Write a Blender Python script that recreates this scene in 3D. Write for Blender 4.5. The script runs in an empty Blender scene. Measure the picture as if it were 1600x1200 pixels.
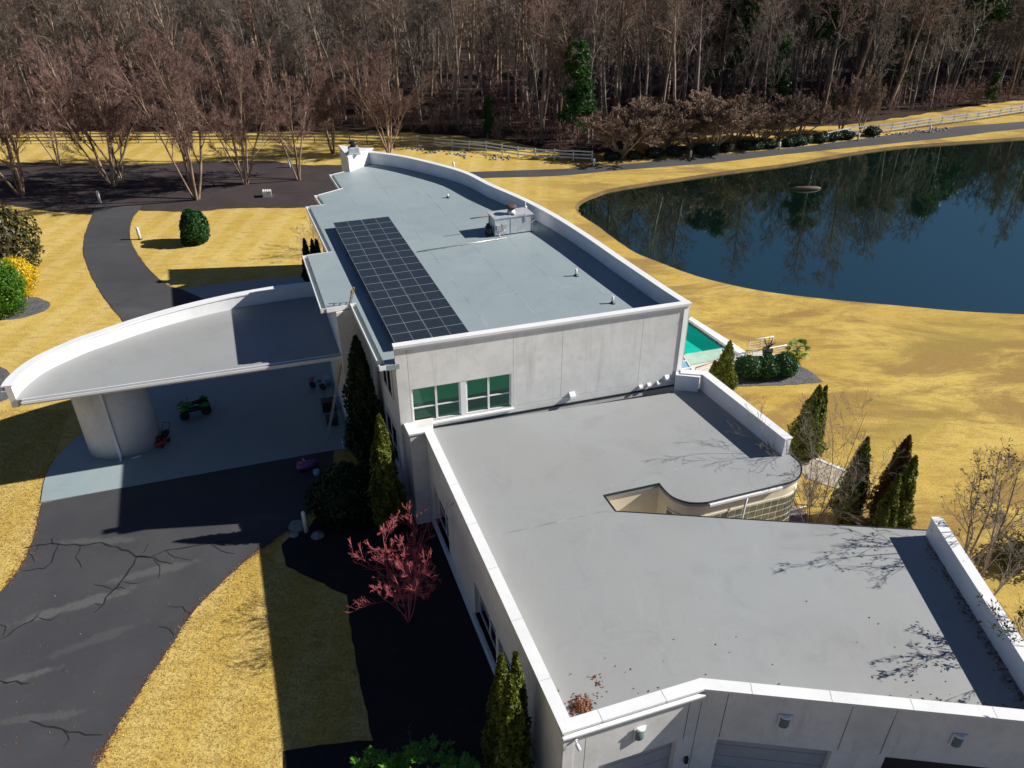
import bpy, bmesh, math, random
import numpy as np
from mathutils import Vector, Matrix
from mathutils.geometry import tessellate_polygon
R = math.radians
rnd = random.Random(7)
rng = np.random.default_rng(11)
scene = bpy.context.scene
col = scene.collection

# ------------------------------------------------------------------ camera
F_PX, CAM_H = 1220.0, 32.0
PITCH = math.atan(F_PX / 1960.0)
cd = bpy.data.cameras.new('camera'); cam = bpy.data.objects.new('camera', cd); col.objects.link(cam)
cam.location = (0, 0, CAM_H); cam.rotation_euler = (math.pi/2 - PITCH, 0, 0)
cd.sensor_width = 36; cd.lens = 36*F_PX/1600; cd.clip_end = 6000; cd.clip_start = 0.5
scene.camera = cam
# ------------------------------------------------------------------ light
SUN_EL, SUN_AZ = R(33), R(84.5)          # azimuth clockwise from +Y
w = bpy.data.worlds.new('World'); scene.world = w; w.use_nodes = True
nt = w.node_tree; bg = nt.nodes['Background']
sky = nt.nodes.new('ShaderNodeTexSky'); sky.sky_type = 'NISHITA'; sky.sun_disc = False
sky.sun_elevation = SUN_EL; sky.sun_rotation = SUN_AZ
sky.ozone_density = 4.0; sky.air_density = 0.55; sky.dust_density = 0.25
nt.links.new(sky.outputs[0], bg.inputs[0]); bg.inputs[1].default_value = 0.05
sl = bpy.data.lights.new('sun', 'SUN'); sun = bpy.data.objects.new('sun', sl); col.objects.link(sun)
sl.energy = 5.0; sl.angle = R(0.5); sl.color = (1.0, 0.95, 0.87)
sd = Vector((math.sin(SUN_AZ)*math.cos(SUN_EL), math.cos(SUN_AZ)*math.cos(SUN_EL), math.sin(SUN_EL)))
sun.rotation_euler = sd.to_track_quat('Z', 'Y').to_euler()
sun.location = (60, 10, 60)
scene.view_settings.view_transform = 'Standard'; scene.view_settings.look = 'None'
scene.view_settings.gamma = 1.0; scene.view_settings.exposure = 0.5
scene.view_settings.use_curve_mapping = False
scene.cycles.diffuse_bounces = 2

# ------------------------------------------------------------------ helpers
CP, SP = math.cos(PITCH), math.sin(PITCH)
def ray(x, y):
    u = x-800; v = 600-y
    return (u, F_PX*CP+v*SP, v*CP-F_PX*SP)
def at(x, y, z=0.0):                       # where the sight line through a photo pixel meets height z
    d = ray(x, y); k = (z-CAM_H)/d[2]
    return Vector((d[0]*k, d[1]*k, z))
def hgt(xb, yb, yt, zb=0.0):               # height of a vertical edge standing at (xb,yb)
    p = at(xb, yb, zb); d = ray(xb, yt)
    return CAM_H + d[2]/d[1]*p.y - zb
WL = {}
def wloc(o):
    return WL.get(o.name, Vector((0, 0, 0))) if o else Vector((0, 0, 0))
def tag(o, label=None, cat=None, group=None, kind=None):
    if label: o['label'] = label
    if cat: o['category'] = cat
    if group: o['group'] = group
    if kind: o['kind'] = kind
    return o
def empty(name, loc, label, cat, group=None):
    o = bpy.data.objects.new(name, None); col.objects.link(o); o.location = loc
    o.empty_display_size = 0.3
    WL[o.name] = Vector(loc)
    return tag(o, label, cat, group)
def link(name, me, parent=None, loc=None):
    o = bpy.data.objects.new(name, me); col.objects.link(o)
    if parent: o.parent = parent
    if loc is not None: o.location = loc
    WL[o.name] = wloc(parent) + (Vector(loc) if loc is not None else Vector((0, 0, 0)))
    return o
def mesh_np(name, V, Q, mats, smooth=False, mi=None):
    V = np.asarray(V, dtype=np.float32).reshape(-1, 3); Q = np.asarray(Q, dtype=np.int32)
    k = Q.shape[1]
    me = bpy.data.meshes.new(name)
    me.vertices.add(len(V)); me.vertices.foreach_set('co', V.ravel())
    me.loops.add(Q.size); me.loops.foreach_set('vertex_index', Q.ravel())
    me.polygons.add(len(Q))
    me.polygons.foreach_set('loop_start', np.arange(len(Q), dtype=np.int32)*k)
    me.polygons.foreach_set('loop_total', np.full(len(Q), k, dtype=np.int32))
    if smooth: me.polygons.foreach_set('use_smooth', np.ones(len(Q), dtype=bool))
    for m in (mats if isinstance(mats, (list, tuple)) else [mats]): me.materials.append(m)
    if mi is not None: me.polygons.foreach_set('material_index', np.asarray(mi, dtype=np.int32))
    me.update(calc_edges=True)
    return me
class MB:
    def __init__(s): s.v = []; s.f = []; s.sm = []
    def add(s, vs, fs, smooth=False):
        o = len(s.v); s.v += [Vector(p) for p in vs]; s.f += [[i+o for i in f] for f in fs]; s.sm += [smooth]*len(fs); return s
    def prism(s, poly, z0, z1):            # vertical prism on a polygon of xy points (z0/z1 numbers)
        n = len(poly); a = sum(poly[i][0]*poly[(i+1) % n][1]-poly[(i+1) % n][0]*poly[i][1] for i in range(n))
        if a < 0: poly = poly[::-1]
        vs = [(p[0], p[1], z0) for p in poly]+[(p[0], p[1], z1) for p in poly]
        fs = [list(range(n))[::-1], [n+i for i in range(n)]]+[[i, (i+1) % n, n+(i+1) % n, n+i] for i in range(n)]
        return s.add(vs, fs)
    def box(s, c, e1, e2, e3):             # box on base point c with three edge vectors
        c, e1, e2, e3 = Vector(c), Vector(e1), Vector(e2), Vector(e3)
        vs = [c, c+e1, c+e1+e2, c+e2, c+e3, c+e1+e3, c+e1+e2+e3, c+e2+e3]
        fs = [[3, 2, 1, 0], [4, 5, 6, 7], [0, 1, 5, 4], [1, 2, 6, 5], [2, 3, 7, 6], [3, 0, 4, 7]]
        if e1.cross(e2).dot(e3) < 0: fs = [f[::-1] for f in fs]
        return s.add(vs, fs)
    def cbox(s, c, sx, sy, sz, rz=0.0):    # box centred in xy on c, base at c.z
        a = Vector((math.cos(rz), math.sin(rz), 0)); b = Vector((-math.sin(rz), math.cos(rz), 0))
        return s.box(Vector(c)-a*sx/2-b*sy/2, a*sx, b*sy, Vector((0, 0, sz)))
    def tube(s, pts, r, n=6, caps=True):
        pts = [Vector(p) for p in pts]; k = len(pts); rr = r if isinstance(r, (list, tuple)) else [r]*k
        vs = []; up0 = None
        for i in range(k):
            t = (pts[min(i+1, k-1)]-pts[max(i-1, 0)]).normalized()
            ref = Vector((0, 0, 1)) if abs(t.z) < 0.9 else Vector((1, 0, 0))
            u = t.cross(ref).normalized(); v = t.cross(u)
            if up0 is not None and u.dot(up0) < 0: u, v = -u, -v
            up0 = u
            for j in range(n):
                a = 2*math.pi*j/n; vs.append(pts[i]+(u*math.cos(a)+v*math.sin(a))*rr[i])
        fs = [[i*n+j, i*n+(j+1) % n, (i+1)*n+(j+1) % n, (i+1)*n+j] for i in range(k-1) for j in range(n)]
        s.add(vs, fs, n > 5)
        if caps:
            o = len(s.v)-n*k
            s.f.append([o+j for j in range(n)][::-1]); s.sm.append(False)
            s.f.append([o+(k-1)*n+j for j in range(n)]); s.sm.append(False)
        return s
    def lathe(s, c, prof, n=14, ax=None, sx=1, sy=1, rz=0):   # prof: (radius, height)
        c = Vector(c); q = Vector((0, 0, 1)).rotation_difference(Vector(ax)).to_matrix() if ax else Matrix.Identity(3)
        vs = []
        for r, h in prof:
            for j in range(n):
                a = 2*math.pi*j/n; x, y = r*math.cos(a)*sx, r*math.sin(a)*sy
                x, y = x*math.cos(rz)-y*math.sin(rz), x*math.sin(rz)+y*math.cos(rz)
                vs.append(c+q @ Vector((x, y, h)))
        k = len(prof)
        fs = [[i*n+j, i*n+(j+1) % n, (i+1)*n+(j+1) % n, (i+1)*n+j] for i in range(k-1) for j in range(n)]
        s.add(vs, fs, True)
        o = len(s.v)-n*k
        s.f.append([o+j for j in range(n)][::-1]); s.sm.append(False)
        s.f.append([o+(k-1)*n+j for j in range(n)]); s.sm.append(False)
        return s
    def mesh(s, name, mat, org=Vector((0, 0, 0))):
        me = bpy.data.meshes.new(name)
        me.from_pydata([tuple(p-org) for p in s.v], [], s.f)
        for m in (mat if isinstance(mat, (list, tuple)) else [mat]): me.materials.append(m)
        me.polygons.foreach_set('use_smooth', s.sm)
        me.update(); return me
    def build(s, name, mat, parent=None, label=None, bevel=0.0, kind=None):
        me = s.mesh(name, mat, wloc(parent))
        o = link(name, me, parent)
        if label: o['label'] = label
        if kind: o['kind'] = kind
        if bevel:
            b = o.modifiers.new('edge', 'BEVEL'); b.width = bevel; b.segments = 2; b.limit_method = 'ANGLE'; b.angle_limit = R(40)
        return o
def offs(pts, d, closed=False):            # offset a polyline sideways (left of travel is positive)
    P = [Vector((p[0], p[1])) for p in pts]; n = len(P); out = []
    for i in range(n):
        a = P[i-1] if (i > 0 or closed) else None
        b = P[(i+1) % n] if (i < n-1 or closed) else None
        n1 = n2 = None
        if a is not None: t = (P[i]-a).normalized(); n1 = Vector((-t.y, t.x))
        if b is not None: t = (b-P[i]).normalized(); n2 = Vector((-t.y, t.x))
        if n1 is None: nn = n2
        elif n2 is None: nn = n1
        else:
            nn = (n1+n2); L = nn.length
            nn = n1 if L < 1e-4 else nn/L; nn = nn/max(0.35, nn.dot(n1))
        out.append(P[i]+nn*d)
    return out
def strip(pts, d0, d1, closed=False):      # polygon between two offsets of an open polyline
    return offs(pts, d0)+offs(pts, d1)[::-1]
def smoothc(pts, n=6):                     # Catmull-Rom through xy points
    P = [Vector((p[0], p[1])) for p in pts]; P = [2*P[0]-P[1]]+P+[2*P[-1]-P[-2]]; out = []
    for i in range(1, len(P)-2):
        for k in range(n):
            t = k/n; a, b, c, d = P[i-1], P[i], P[i+1], P[i+2]
            out.append(0.5*((2*b)+(c-a)*t+(2*a-5*b+4*c-d)*t*t+(3*b-a-3*c+d)*t**3))
    out.append(P[-2]); return out
def px(pts, z=0.0): return [at(x, y, z).xy for x, y in pts]
def jag(pts, amp, step=0.5):               # uneven natural edge along a polyline
    out = []
    for a, b in zip(pts[:-1], pts[1:]):
        a = Vector((a[0], a[1])); b = Vector((b[0], b[1])); m = max(1, int((b-a).length/step))
        for k in range(m):
            p = a.lerp(b, k/m); t = (b-a).normalized(); out.append(p+Vector((-t.y, t.x))*rnd.uniform(-amp, amp))
    out.append(Vector((pts[-1][0], pts[-1][1]))); return out

# ------------------------------------------------------------------ materials
def newmat(name):
    m = bpy.data.materials.new(name); m.use_nodes = True
    return m, m.node_tree, m.node_tree.nodes['Principled BSDF']
def N(nt, t, **kw):
    n = nt.nodes.new(t)
    for k, v in kw.items(): setattr(n, k, v)
    return n
def noise(nt, vec, scale, detail=4, rough=0.55, dist=0.0):
    n = N(nt, 'ShaderNodeTexNoise'); n.inputs['Scale'].default_value = scale; n.inputs['Detail'].default_value = detail
    n.inputs['Roughness'].default_value = rough; n.inputs['Distortion'].default_value = dist
    if vec is not None: nt.links.new(vec, n.inputs['Vector'])
    return n.outputs[0]
def ramp(nt, fac, a, b, c0=0.0, c1=1.0):
    n = N(nt, 'ShaderNodeMapRange'); n.interpolation_type = 'SMOOTHSTEP'
    n.inputs[1].default_value = a; n.inputs[2].default_value = b; n.inputs[3].default_value = c0; n.inputs[4].default_value = c1
    nt.links.new(fac, n.inputs[0]); return n.outputs[0]
def mix(nt, fac, a, b, mode='MIX'):
    n = N(nt, 'ShaderNodeMix'); n.data_type = 'RGBA'; n.blend_type = mode
    for sock, v in ((n.inputs[0], fac), (n.inputs[6], a), (n.inputs[7], b)):
        if isinstance(v, (int, float)): sock.default_value = v
        elif isinstance(v, tuple): sock.default_value = v if len(v) == 4 else (*v, 1)
        else: nt.links.new(v, sock)
    return n.outputs[2]
def mth(nt, op, a, b=0.0):
    n = N(nt, 'ShaderNodeMath', operation=op)
    for sock, v in ((n.inputs[0], a), (n.inputs[1], b)):
        if isinstance(v, (int, float)): sock.default_value = v
        else: nt.links.new(v, sock)
    return n.outputs[0]
def pos(nt, scale=None, rot=None):
    g = N(nt, 'ShaderNodeNewGeometry'); o = g.outputs['Position']
    if scale or rot:
        m = N(nt, 'ShaderNodeMapping'); m.inputs['Scale'].default_value = scale or (1, 1, 1)
        m.inputs['Rotation'].default_value = rot or (0, 0, 0)
        nt.links.new(o, m.inputs[0]); o = m.outputs[0]
    return o
def bump(nt, bs, h, strength, dist=0.02):
    b = N(nt, 'ShaderNodeBump'); b.inputs['Strength'].default_value = strength; b.inputs['Distance'].default_value = dist
    nt.links.new(h, b.inputs['Height']); nt.links.new(b.outputs[0], bs.inputs['Normal'])
def simple(name, c, rough=0.6, metal=0.0, var=0.12, scale=1.5, spec=0.5, bmp=0.0, bscale=30, fine=0.06):
    m, nt, bs = newmat(name); p = pos(nt)
    n1 = ramp(nt, noise(nt, p, scale, 5), 0.3, 0.7, 1-var, 1+var*0.6)
    n2 = ramp(nt, noise(nt, p, scale*14, 3), 0.3, 0.7, 1-fine, 1+fine)
    f = mth(nt, 'MULTIPLY', n1, n2)
    cc = N(nt, 'ShaderNodeCombineColor')
    for i in range(3): nt.links.new(f, cc.inputs[i])
    nt.links.new(mix(nt, 1.0, c, cc.outputs[0], 'MULTIPLY'), bs.inputs['Base Color'])
    bs.inputs['Roughness'].default_value = rough; bs.inputs['Metallic'].default_value = metal
    bs.inputs['Specular IOR Level'].default_value = spec
    if bmp: bump(nt, bs, noise(nt, p, bscale, 4), bmp)
    return m
M = {}
M['white'] = simple('white_paint', (0.78, 0.79, 0.80), 0.45, var=0.06, scale=0.8, fine=0.03)
M['coping'] = simple('white_coping', (0.80, 0.81, 0.82), 0.35, var=0.05, scale=0.7, fine=0.02)
M['black_trim'] = simple('dark_flashing', (0.03, 0.035, 0.04), 0.5)
M['galv'] = simple('galvanised_metal', (0.62, 0.64, 0.66), 0.42, metal=0.35, var=0.15, scale=3, bmp=0.15, bscale=4)
M['alu'] = simple('brushed_aluminium', (0.55, 0.55, 0.54), 0.38, metal=0.6, scale=4)
M['rubber'] = simple('black_rubber', (0.015, 0.015, 0.016), 0.7)
M['darkplastic'] = simple('black_plastic', (0.02, 0.02, 0.022), 0.45)
M['green'] = simple('green_plastic', (0.03, 0.22, 0.03), 0.35)
M['red'] = simple('red_enamel', (0.35, 0.03, 0.025), 0.35)
M['pink'] = simple('pink_plastic', (0.55, 0.13, 0.25), 0.4)
M['purple'] = simple('purple_plastic', (0.22, 0.08, 0.30), 0.4)
M['blueplastic'] = simple('pale_blue_plastic', (0.35, 0.55, 0.65), 0.4)
M['gold'] = simple('yellow_grip', (0.55, 0.36, 0.06), 0.5)
M['copper'] = simple('copper_post', (0.42, 0.17, 0.08), 0.5)
M['post'] = simple('white_post_paint', (0.80, 0.80, 0.79), 0.4, var=0.08, scale=3)
M['rust'] = simple('rusty_cap', (0.10, 0.06, 0.05), 0.7, scale=6, var=0.3)
M['cream'] = simple('cream_stucco', (0.76, 0.68, 0.53), 0.8, var=0.06, bmp=0.1)
M['door'] = simple('garage_door_paint', (0.42, 0.43, 0.45), 0.55, var=0.06)
M['interior_shade'] = simple('interior_shade', (0.015, 0.016, 0.018), 0.7)
M['purple_mat'] = simple('purple_mat', (0.10, 0.05, 0.09), 0.8)
M['log'] = simple('wet_log', (0.10, 0.06, 0.035), 0.7, var=0.3, scale=3)
M['fence_white'] = simple('weathered_white_rail', (0.50, 0.54, 0.56), 0.7, var=0.15, scale=1.5)
M['fence_brown'] = simple('weathered_grey_rail', (0.30, 0.25, 0.22), 0.8, var=0.25, scale=1.5)
M['rock'] = simple('pale_rock', (0.27, 0.255, 0.245), 0.85, var=0.3, scale=1.2, bmp=0.3, bscale=6)
M['gravel'] = simple('grey_gravel', (0.11, 0.11, 0.12), 0.9, var=0.2, scale=1.0, fine=0.6, bmp=0.8, bscale=18)
M['path'] = simple('beige_concrete', (0.42, 0.36, 0.28), 0.8, var=0.15, scale=0.7, bmp=0.1)
M['deck'] = simple('pale_deck', (0.62, 0.58, 0.52), 0.7, var=0.1)
M['shelf'] = simple('pale_green_pool_shelf', (0.42, 0.58, 0.48), 0.35, var=0.12, scale=1.2)
def wallmat():
    m, nt, bs = newmat('weathered_stucco'); p = pos(nt)
    big = ramp(nt, noise(nt, p, 0.35, 5), 0.35, 0.7)
    st = noise(nt, pos(nt, (1.6, 1.6, 0.12)), 1.4, 5, 0.65)          # rain streaks down the wall
    stk = ramp(nt, st, 0.52, 0.80, 0.0, 0.42)
    c = mix(nt, big, (0.79, 0.785, 0.765), (0.66, 0.655, 0.635))
    c = mix(nt, stk, c, (0.40, 0.37, 0.31))
    mot = ramp(nt, noise(nt, p, 2.2, 6, 0.7), 0.42, 0.75, 0, 0.35)
    c = mix(nt, mot, c, (0.50, 0.49, 0.47))
    nt.links.new(c, bs.inputs['Base Color']); bs.inputs['Roughness'].default_value = 0.85
    bump(nt, bs, noise(nt, p, 25, 4), 0.12, 0.02); return m
M['stucco'] = wallmat()
def roofmat(name, c, c2, rough):
    m, nt, bs = newmat(name); p = pos(nt)
    big = ramp(nt, noise(nt, p, 0.12, 5), 0.35, 0.68)
    cc = mix(nt, big, c, c2)
    patch = ramp(nt, noise(nt, p, 0.45, 7, 0.75, 0.8), 0.52, 0.70, 0, 0.38)
    pond = ramp(nt, noise(nt, p, 0.22, 3, 0.5, 1.2), 0.62, 0.64, 0, 0.10)
    cc = mix(nt, pond, cc, (0.20, 0.20, 0.19))
    lt = ramp(nt, noise(nt, pos(nt, (1.5, 0.25, 1), (0, 0, R(18))), 0.8, 6, 0.7), 0.55, 0.75, 0, 0.22)
    cc = mix(nt, lt, cc, tuple(min(1, x*1.3) for x in c))
    cc = mix(nt, patch, cc, tuple(x*0.78 for x in c))
    fine = ramp(nt, noise(nt, p, 6, 5, 0.7), 0.4, 0.75, 0, 0.16)
    cc = mix(nt, fine, cc, tuple(x*0.7 for x in c2))
    v = N(nt, 'ShaderNodeTexVoronoi'); v.inputs['Scale'].default_value = 0.7; nt.links.new(p, v.inputs['Vector'])
    spot = ramp(nt, v.outputs['Distance'], 0.03, 0.09, 0.35, 0.0)      # fastener dimples and specks
    cc = mix(nt, spot, cc, tuple(min(1, x*1.25) for x in c))
    sp = ramp(nt, noise(nt, p, 9, 2, 0.5), 0.72, 0.78, 0, 0.5)
    cc = mix(nt, sp, cc, tuple(x*0.5 for x in c))
    nt.links.new(cc, bs.inputs['Base Color'])
    nt.links.new(ramp(nt, noise(nt, p, 0.4, 4), 0.3, 0.7, rough-0.08, rough+0.1), bs.inputs['Roughness'])
    h = mth(nt, 'ADD', noise(nt, p, 0.8, 4), mth(nt, 'MULTIPLY', noise(nt, p, 14, 3), 0.15))
    bump(nt, bs, h, 0.25, 0.03); return m
M['roof_up'] = roofmat('upper_roof_membrane', (0.27, 0.335, 0.36), (0.30, 0.36, 0.38), 0.5)
M['roof_low'] = roofmat('lower_roof_membrane', (0.303, 0.31, 0.312), (0.31, 0.328, 0.338), 0.55)
M['seam_up'] = simple('upper_roof_seam', (0.33, 0.375, 0.385), 0.5, var=0.25, scale=0.8)
M['seam_low'] = simple('lower_roof_seam', (0.30, 0.31, 0.315), 0.55, var=0.25, scale=0.8)
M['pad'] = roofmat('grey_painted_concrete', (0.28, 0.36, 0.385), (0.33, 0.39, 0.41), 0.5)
def asphaltmat():
    m, nt, bs = newmat('asphalt'); p = pos(nt)
    big = ramp(nt, noise(nt, p, 0.16, 5, 0.6), 0.35, 0.68)
    c = mix(nt, big, (0.048, 0.050, 0.058), (0.066, 0.066, 0.074))
    ps = pos(nt, (0.35, 1.2, 1), (0, 0, R(-28)))
    silt = ramp(nt, noise(nt, ps, 0.20, 5, 0.6, 0.4), 0.55, 0.7, 0, 0.35)
    c = mix(nt, silt, c, (0.13, 0.135, 0.13))
    tot = None
    for (sx_, sy_, deg, lx, ly, st) in ((125,945,24,4.6,.55,1.0),(240,893,20,3.4,.5,.8),(45,1056,22,2.2,.35,1.0),(150,846,4,3.6,.5,.7),(60,1122,8,2.6,.4,.6),(150,1000,30,3.0,.5,.4)):   # dried silt washed down the slope
        q = at(sx_, sy_, 0); mp = N(nt, 'ShaderNodeMapping'); mp.vector_type = 'TEXTURE'
        mp.inputs['Location'].default_value = (q.x, q.y, 0); mp.inputs['Rotation'].default_value = (0, 0, R(deg)); mp.inputs['Scale'].default_value = (lx, ly, 100)
        nt.links.new(p, mp.inputs[0]); ln = N(nt, 'ShaderNodeVectorMath', operation='LENGTH'); nt.links.new(mp.outputs[0], ln.inputs[0])
        dd = mth(nt, 'ADD', ln.outputs['Value'], mth(nt, 'MULTIPLY', mth(nt, 'SUBTRACT', noise(nt, p, 0.9, 6, 0.7), 0.5), 2.2))
        mk = ramp(nt, dd, 0.35, 0.85, st, 0.0); tot = mk if tot is None else mth(nt, 'MAXIMUM', tot, mk)
    c = mix(nt, mth(nt, 'MULTIPLY', tot, 0.5), c, (0.15, 0.155, 0.15))
    dust = ramp(nt, noise(nt, p, 0.7, 6, 0.7), 0.55, 0.8, 0, 0.4)
    c = mix(nt, dust, c, (0.10, 0.082, 0.075))
    fine = ramp(nt, noise(nt, p, 22, 3), 0.35, 0.7, 0, 0.35)
    c = mix(nt, fine, c, (0.03, 0.03, 0.033))
    nt.links.new(c, bs.inputs['Base Color']); bs.inputs['Roughness'].default_value = 0.8
    bump(nt, bs, noise(nt, p, 40, 3), 0.3, 0.01); return m
M['asphalt'] = asphaltmat()
def lawnmat():
    m, nt, bs = newmat('dormant_lawn'); p = pos(nt)
    big = ramp(nt, noise(nt, p, 0.07, 5, 0.6), 0.35, 0.68)
    c = mix(nt, big, (0.65, 0.475, 0.13), (0.53, 0.365, 0.082))
    sx = N(nt, 'ShaderNodeSeparateXYZ'); nt.links.new(p, sx.inputs[0])
    right = ramp(nt, sx.outputs[0], -2, 14)
    # mowing passes, faint, on the left lawns
    wv = N(nt, 'ShaderNodeTexWave'); wv.inputs['Scale'].default_value = 0.10; wv.inputs['Distortion'].default_value = 9.0
    wv.inputs['Detail'].default_value = 2; wv.inputs['Detail Scale'].default_value = 0.12
    nt.links.new(pos(nt, (1, 0.22, 1), (0, 0, R(12))), wv.inputs['Vector'])
    mow = mth(nt, 'MULTIPLY', ramp(nt, wv.outputs[1], 0.3, 0.8, 0, 0.30), mth(nt, 'SUBTRACT', 1.0, right))
    c = mix(nt, mow, c, (0.74, 0.60, 0.27))
    # browner, patchier grass towards the water
    pr = pos(nt, (0.55, 1.3, 1), (0, 0, R(24)))
    br = ramp(nt, noise(nt, pr, 0.13, 8, 0.74, 0.6), 0.44, 0.58)
    c = mix(nt, mth(nt, 'MULTIPLY', br, mth(nt, 'MULTIPLY', right, 0.85)), c, (0.27, 0.165, 0.06))
    gr = ramp(nt, noise(nt, p, 0.16, 5, 0.65), 0.62, 0.75, 0, 0.5)
    c = mix(nt, gr, c, (0.24, 0.22, 0.05))
    olive = ramp(nt, noise(nt, pos(nt, (0.6, 1.2, 1), (0, 0, R(30))), 0.055, 6, 0.7, 0.8), 0.52, 0.66)
    c = mix(nt, mth(nt, 'MULTIPLY', olive, mth(nt, 'MULTIPLY', right, 0.55)), c, (0.30, 0.235, 0.06))
    bare = ramp(nt, noise(nt, pos(nt, (0.5, 2.2, 1), (0, 0, R(24))), 0.6, 8, 0.8, 0.5), 0.58, 0.68)
    c = mix(nt, mth(nt, 'MULTIPLY', bare, mth(nt, 'ADD', mth(nt, 'MULTIPLY', right, 0.55), 0.12)), c, (0.23, 0.14, 0.06))
    mid = ramp(nt, noise(nt, pos(nt, (0.6, 1.8, 1), (0, 0, R(20))), 1.0, 6, 0.78), 0.44, 0.68, 0, 0.62)
    c = mix(nt, mid, c, (0.36, 0.235, 0.055))
    fine = ramp(nt, noise(nt, p, 9, 4, 0.7), 0.44, 0.70, 0, 0.65)
    c = mix(nt, fine, c, (0.22, 0.145, 0.035))
    fine2 = ramp(nt, noise(nt, p, 16, 2, 0.6), 0.60, 0.72, 0, 0.5)
    c = mix(nt, fine2, c, (0.68, 0.50, 0.20))
    nt.links.new(c, bs.inputs['Base Color']); bs.inputs['Roughness'].default_value = 0.95
    bs.inputs['Specular IOR Level'].default_value = 0.15
    h = mth(nt, 'ADD', noise(nt, p, 8, 4, 0.7), mth(nt, 'MULTIPLY', noise(nt, p, 1.1, 4), 1.2))
    bump(nt, bs, h, 0.55, 0.06); return m
M['lawn'] = lawnmat()
def litter(name, a, b, c2, sc=1.0):
    m, nt, bs = newmat(name); p = pos(nt)
    c = mix(nt, ramp(nt, noise(nt, p, 0.25*sc, 5, 0.6), 0.35, 0.65), a, b)
    c = mix(nt, ramp(nt, noise(nt, pos(nt, (0.5, 1.6, 1)), 0.9*sc, 6, 0.7), 0.5, 0.72, 0, 0.6), c, c2)
    c = mix(nt, ramp(nt, noise(nt, p, 9, 4, 0.7), 0.4, 0.7, 0, 0.55), c, tuple(x*0.4 for x in a))
    nt.links.new(c, bs.inputs['Base Color']); bs.inputs['Roughness'].default_value = 0.95
    bs.inputs['Specular IOR Level'].default_value = 0.2
    bump(nt, bs, noise(nt, p, 7, 5, 0.7), 0.7, 0.06); return m
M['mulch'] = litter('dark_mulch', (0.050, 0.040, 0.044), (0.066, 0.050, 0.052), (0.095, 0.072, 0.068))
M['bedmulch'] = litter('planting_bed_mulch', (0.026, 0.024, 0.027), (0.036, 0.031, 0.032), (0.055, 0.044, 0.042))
M['forestfloor'] = litter('shaded_leaf_litter_floor', (0.034, 0.021, 0.016), (0.045, 0.026, 0.019), (0.075, 0.040, 0.026))  # brown litter, darkened to stand in for shade of unmodelled twigs
M['bank'] = litter('muddy_bank', (0.20, 0.125, 0.045), (0.12, 0.08, 0.04), (0.28, 0.17, 0.06))
def watermat(name, c, rough, bstr, bscale, coat=False):
    m, nt, bs = newmat(name); p = pos(nt, (1, 0.6, 1))
    cc = mix(nt, ramp(nt, noise(nt, p, 0.05 if not coat else 0.6, 4), 0.3, 0.7), c, tuple(x*0.75 for x in c))
    nt.links.new(cc, bs.inputs['Base Color']); bs.inputs['Roughness'].default_value = rough
    bs.inputs['IOR'].default_value = 1.333 if coat else 5.0
    if not coat: bs.inputs['Specular Tint'].default_value = (0.72, 1.0, 0.88, 1)
    bump(nt, bs, noise(nt, p, bscale, 3), bstr, 0.02); return m
M['pond'] = watermat('pond_water', (0.004, 0.011, 0.009), 0.03, 0.05, 0.7)
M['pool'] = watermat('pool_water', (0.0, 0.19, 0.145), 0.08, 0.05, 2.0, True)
def barkmat(name, a, b, sc=2.0):
    m, nt, bs = newmat(name); p = pos(nt, (1, 1, 0.35))
    oi = N(nt, 'ShaderNodeObjectInfo')
    f = ramp(nt, noise(nt, p, sc, 5, 0.65), 0.35, 0.68)
    c = mix(nt, f, a, b)
    v = ramp(nt, oi.outputs['Random'], 0, 1, 0.70, 1.2)
    cc = N(nt, 'ShaderNodeCombineColor')
    for i in range(3): nt.links.new(v, cc.inputs[i])
    nt.links.new(mix(nt, 1.0, c, cc.outputs[0], 'MULTIPLY'), bs.inputs['Base Color'])
    bs.inputs['Roughness'].default_value = 0.9; bs.inputs['Specular IOR Level'].default_value = 0.2
    return m
M['bark'] = barkmat('grey_brown_bark', (0.25, 0.20, 0.165), (0.13, 0.105, 0.09))
M['bark_pale'] = barkmat('pale_birch_bark', (0.42, 0.31, 0.22), (0.16, 0.11, 0.085), 1.3)
M['twig'] = barkmat('brown_twigs', (0.205, 0.16, 0.135), (0.14, 0.11, 0.095))
M['twig_red'] = barkmat('reddish_twigs', (0.25, 0.155, 0.135), (0.185, 0.115, 0.10))
M['twig_tan'] = barkmat('tan_twigs', (0.27, 0.19, 0.145), (0.185, 0.13, 0.10))
M['twig_coral'] = barkmat('coral_twigs', (0.90, 0.28, 0.31), (0.76, 0.17, 0.20))
M['twig_grey'] = barkmat('grey_twigs', (0.22, 0.19, 0.16), (0.16, 0.13, 0.11))
def leafmat(name, a, b, c, tr=0.25, rough=0.5):
    m, nt, bs = newmat(name); g = N(nt, 'ShaderNodeNewGeometry'); rp = g.outputs['Random Per Island']
    cc = mix(nt, ramp(nt, rp, 0, 1), a, b)
    cl = ramp(nt, noise(nt, pos(nt), 1.4, 4), 0.5, 0.72)
    cc = mix(nt, cl, cc, c)
    nt.links.new(cc, bs.inputs['Base Color']); bs.inputs['Roughness'].default_value = rough
    bs.inputs['Specular IOR Level'].default_value = 0.3
    t = N(nt, 'ShaderNodeBsdfTranslucent'); nt.links.new(cc, t.inputs[0])
    ms = N(nt, 'ShaderNodeMixShader'); ms.inputs[0].default_value = tr
    out = nt.nodes['Material Output']
    nt.links.new(bs.outputs[0], ms.inputs[1]); nt.links.new(t.outputs[0], ms.inputs[2]); nt.links.new(ms.outputs[0], out.inputs[0])
    return m
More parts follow.
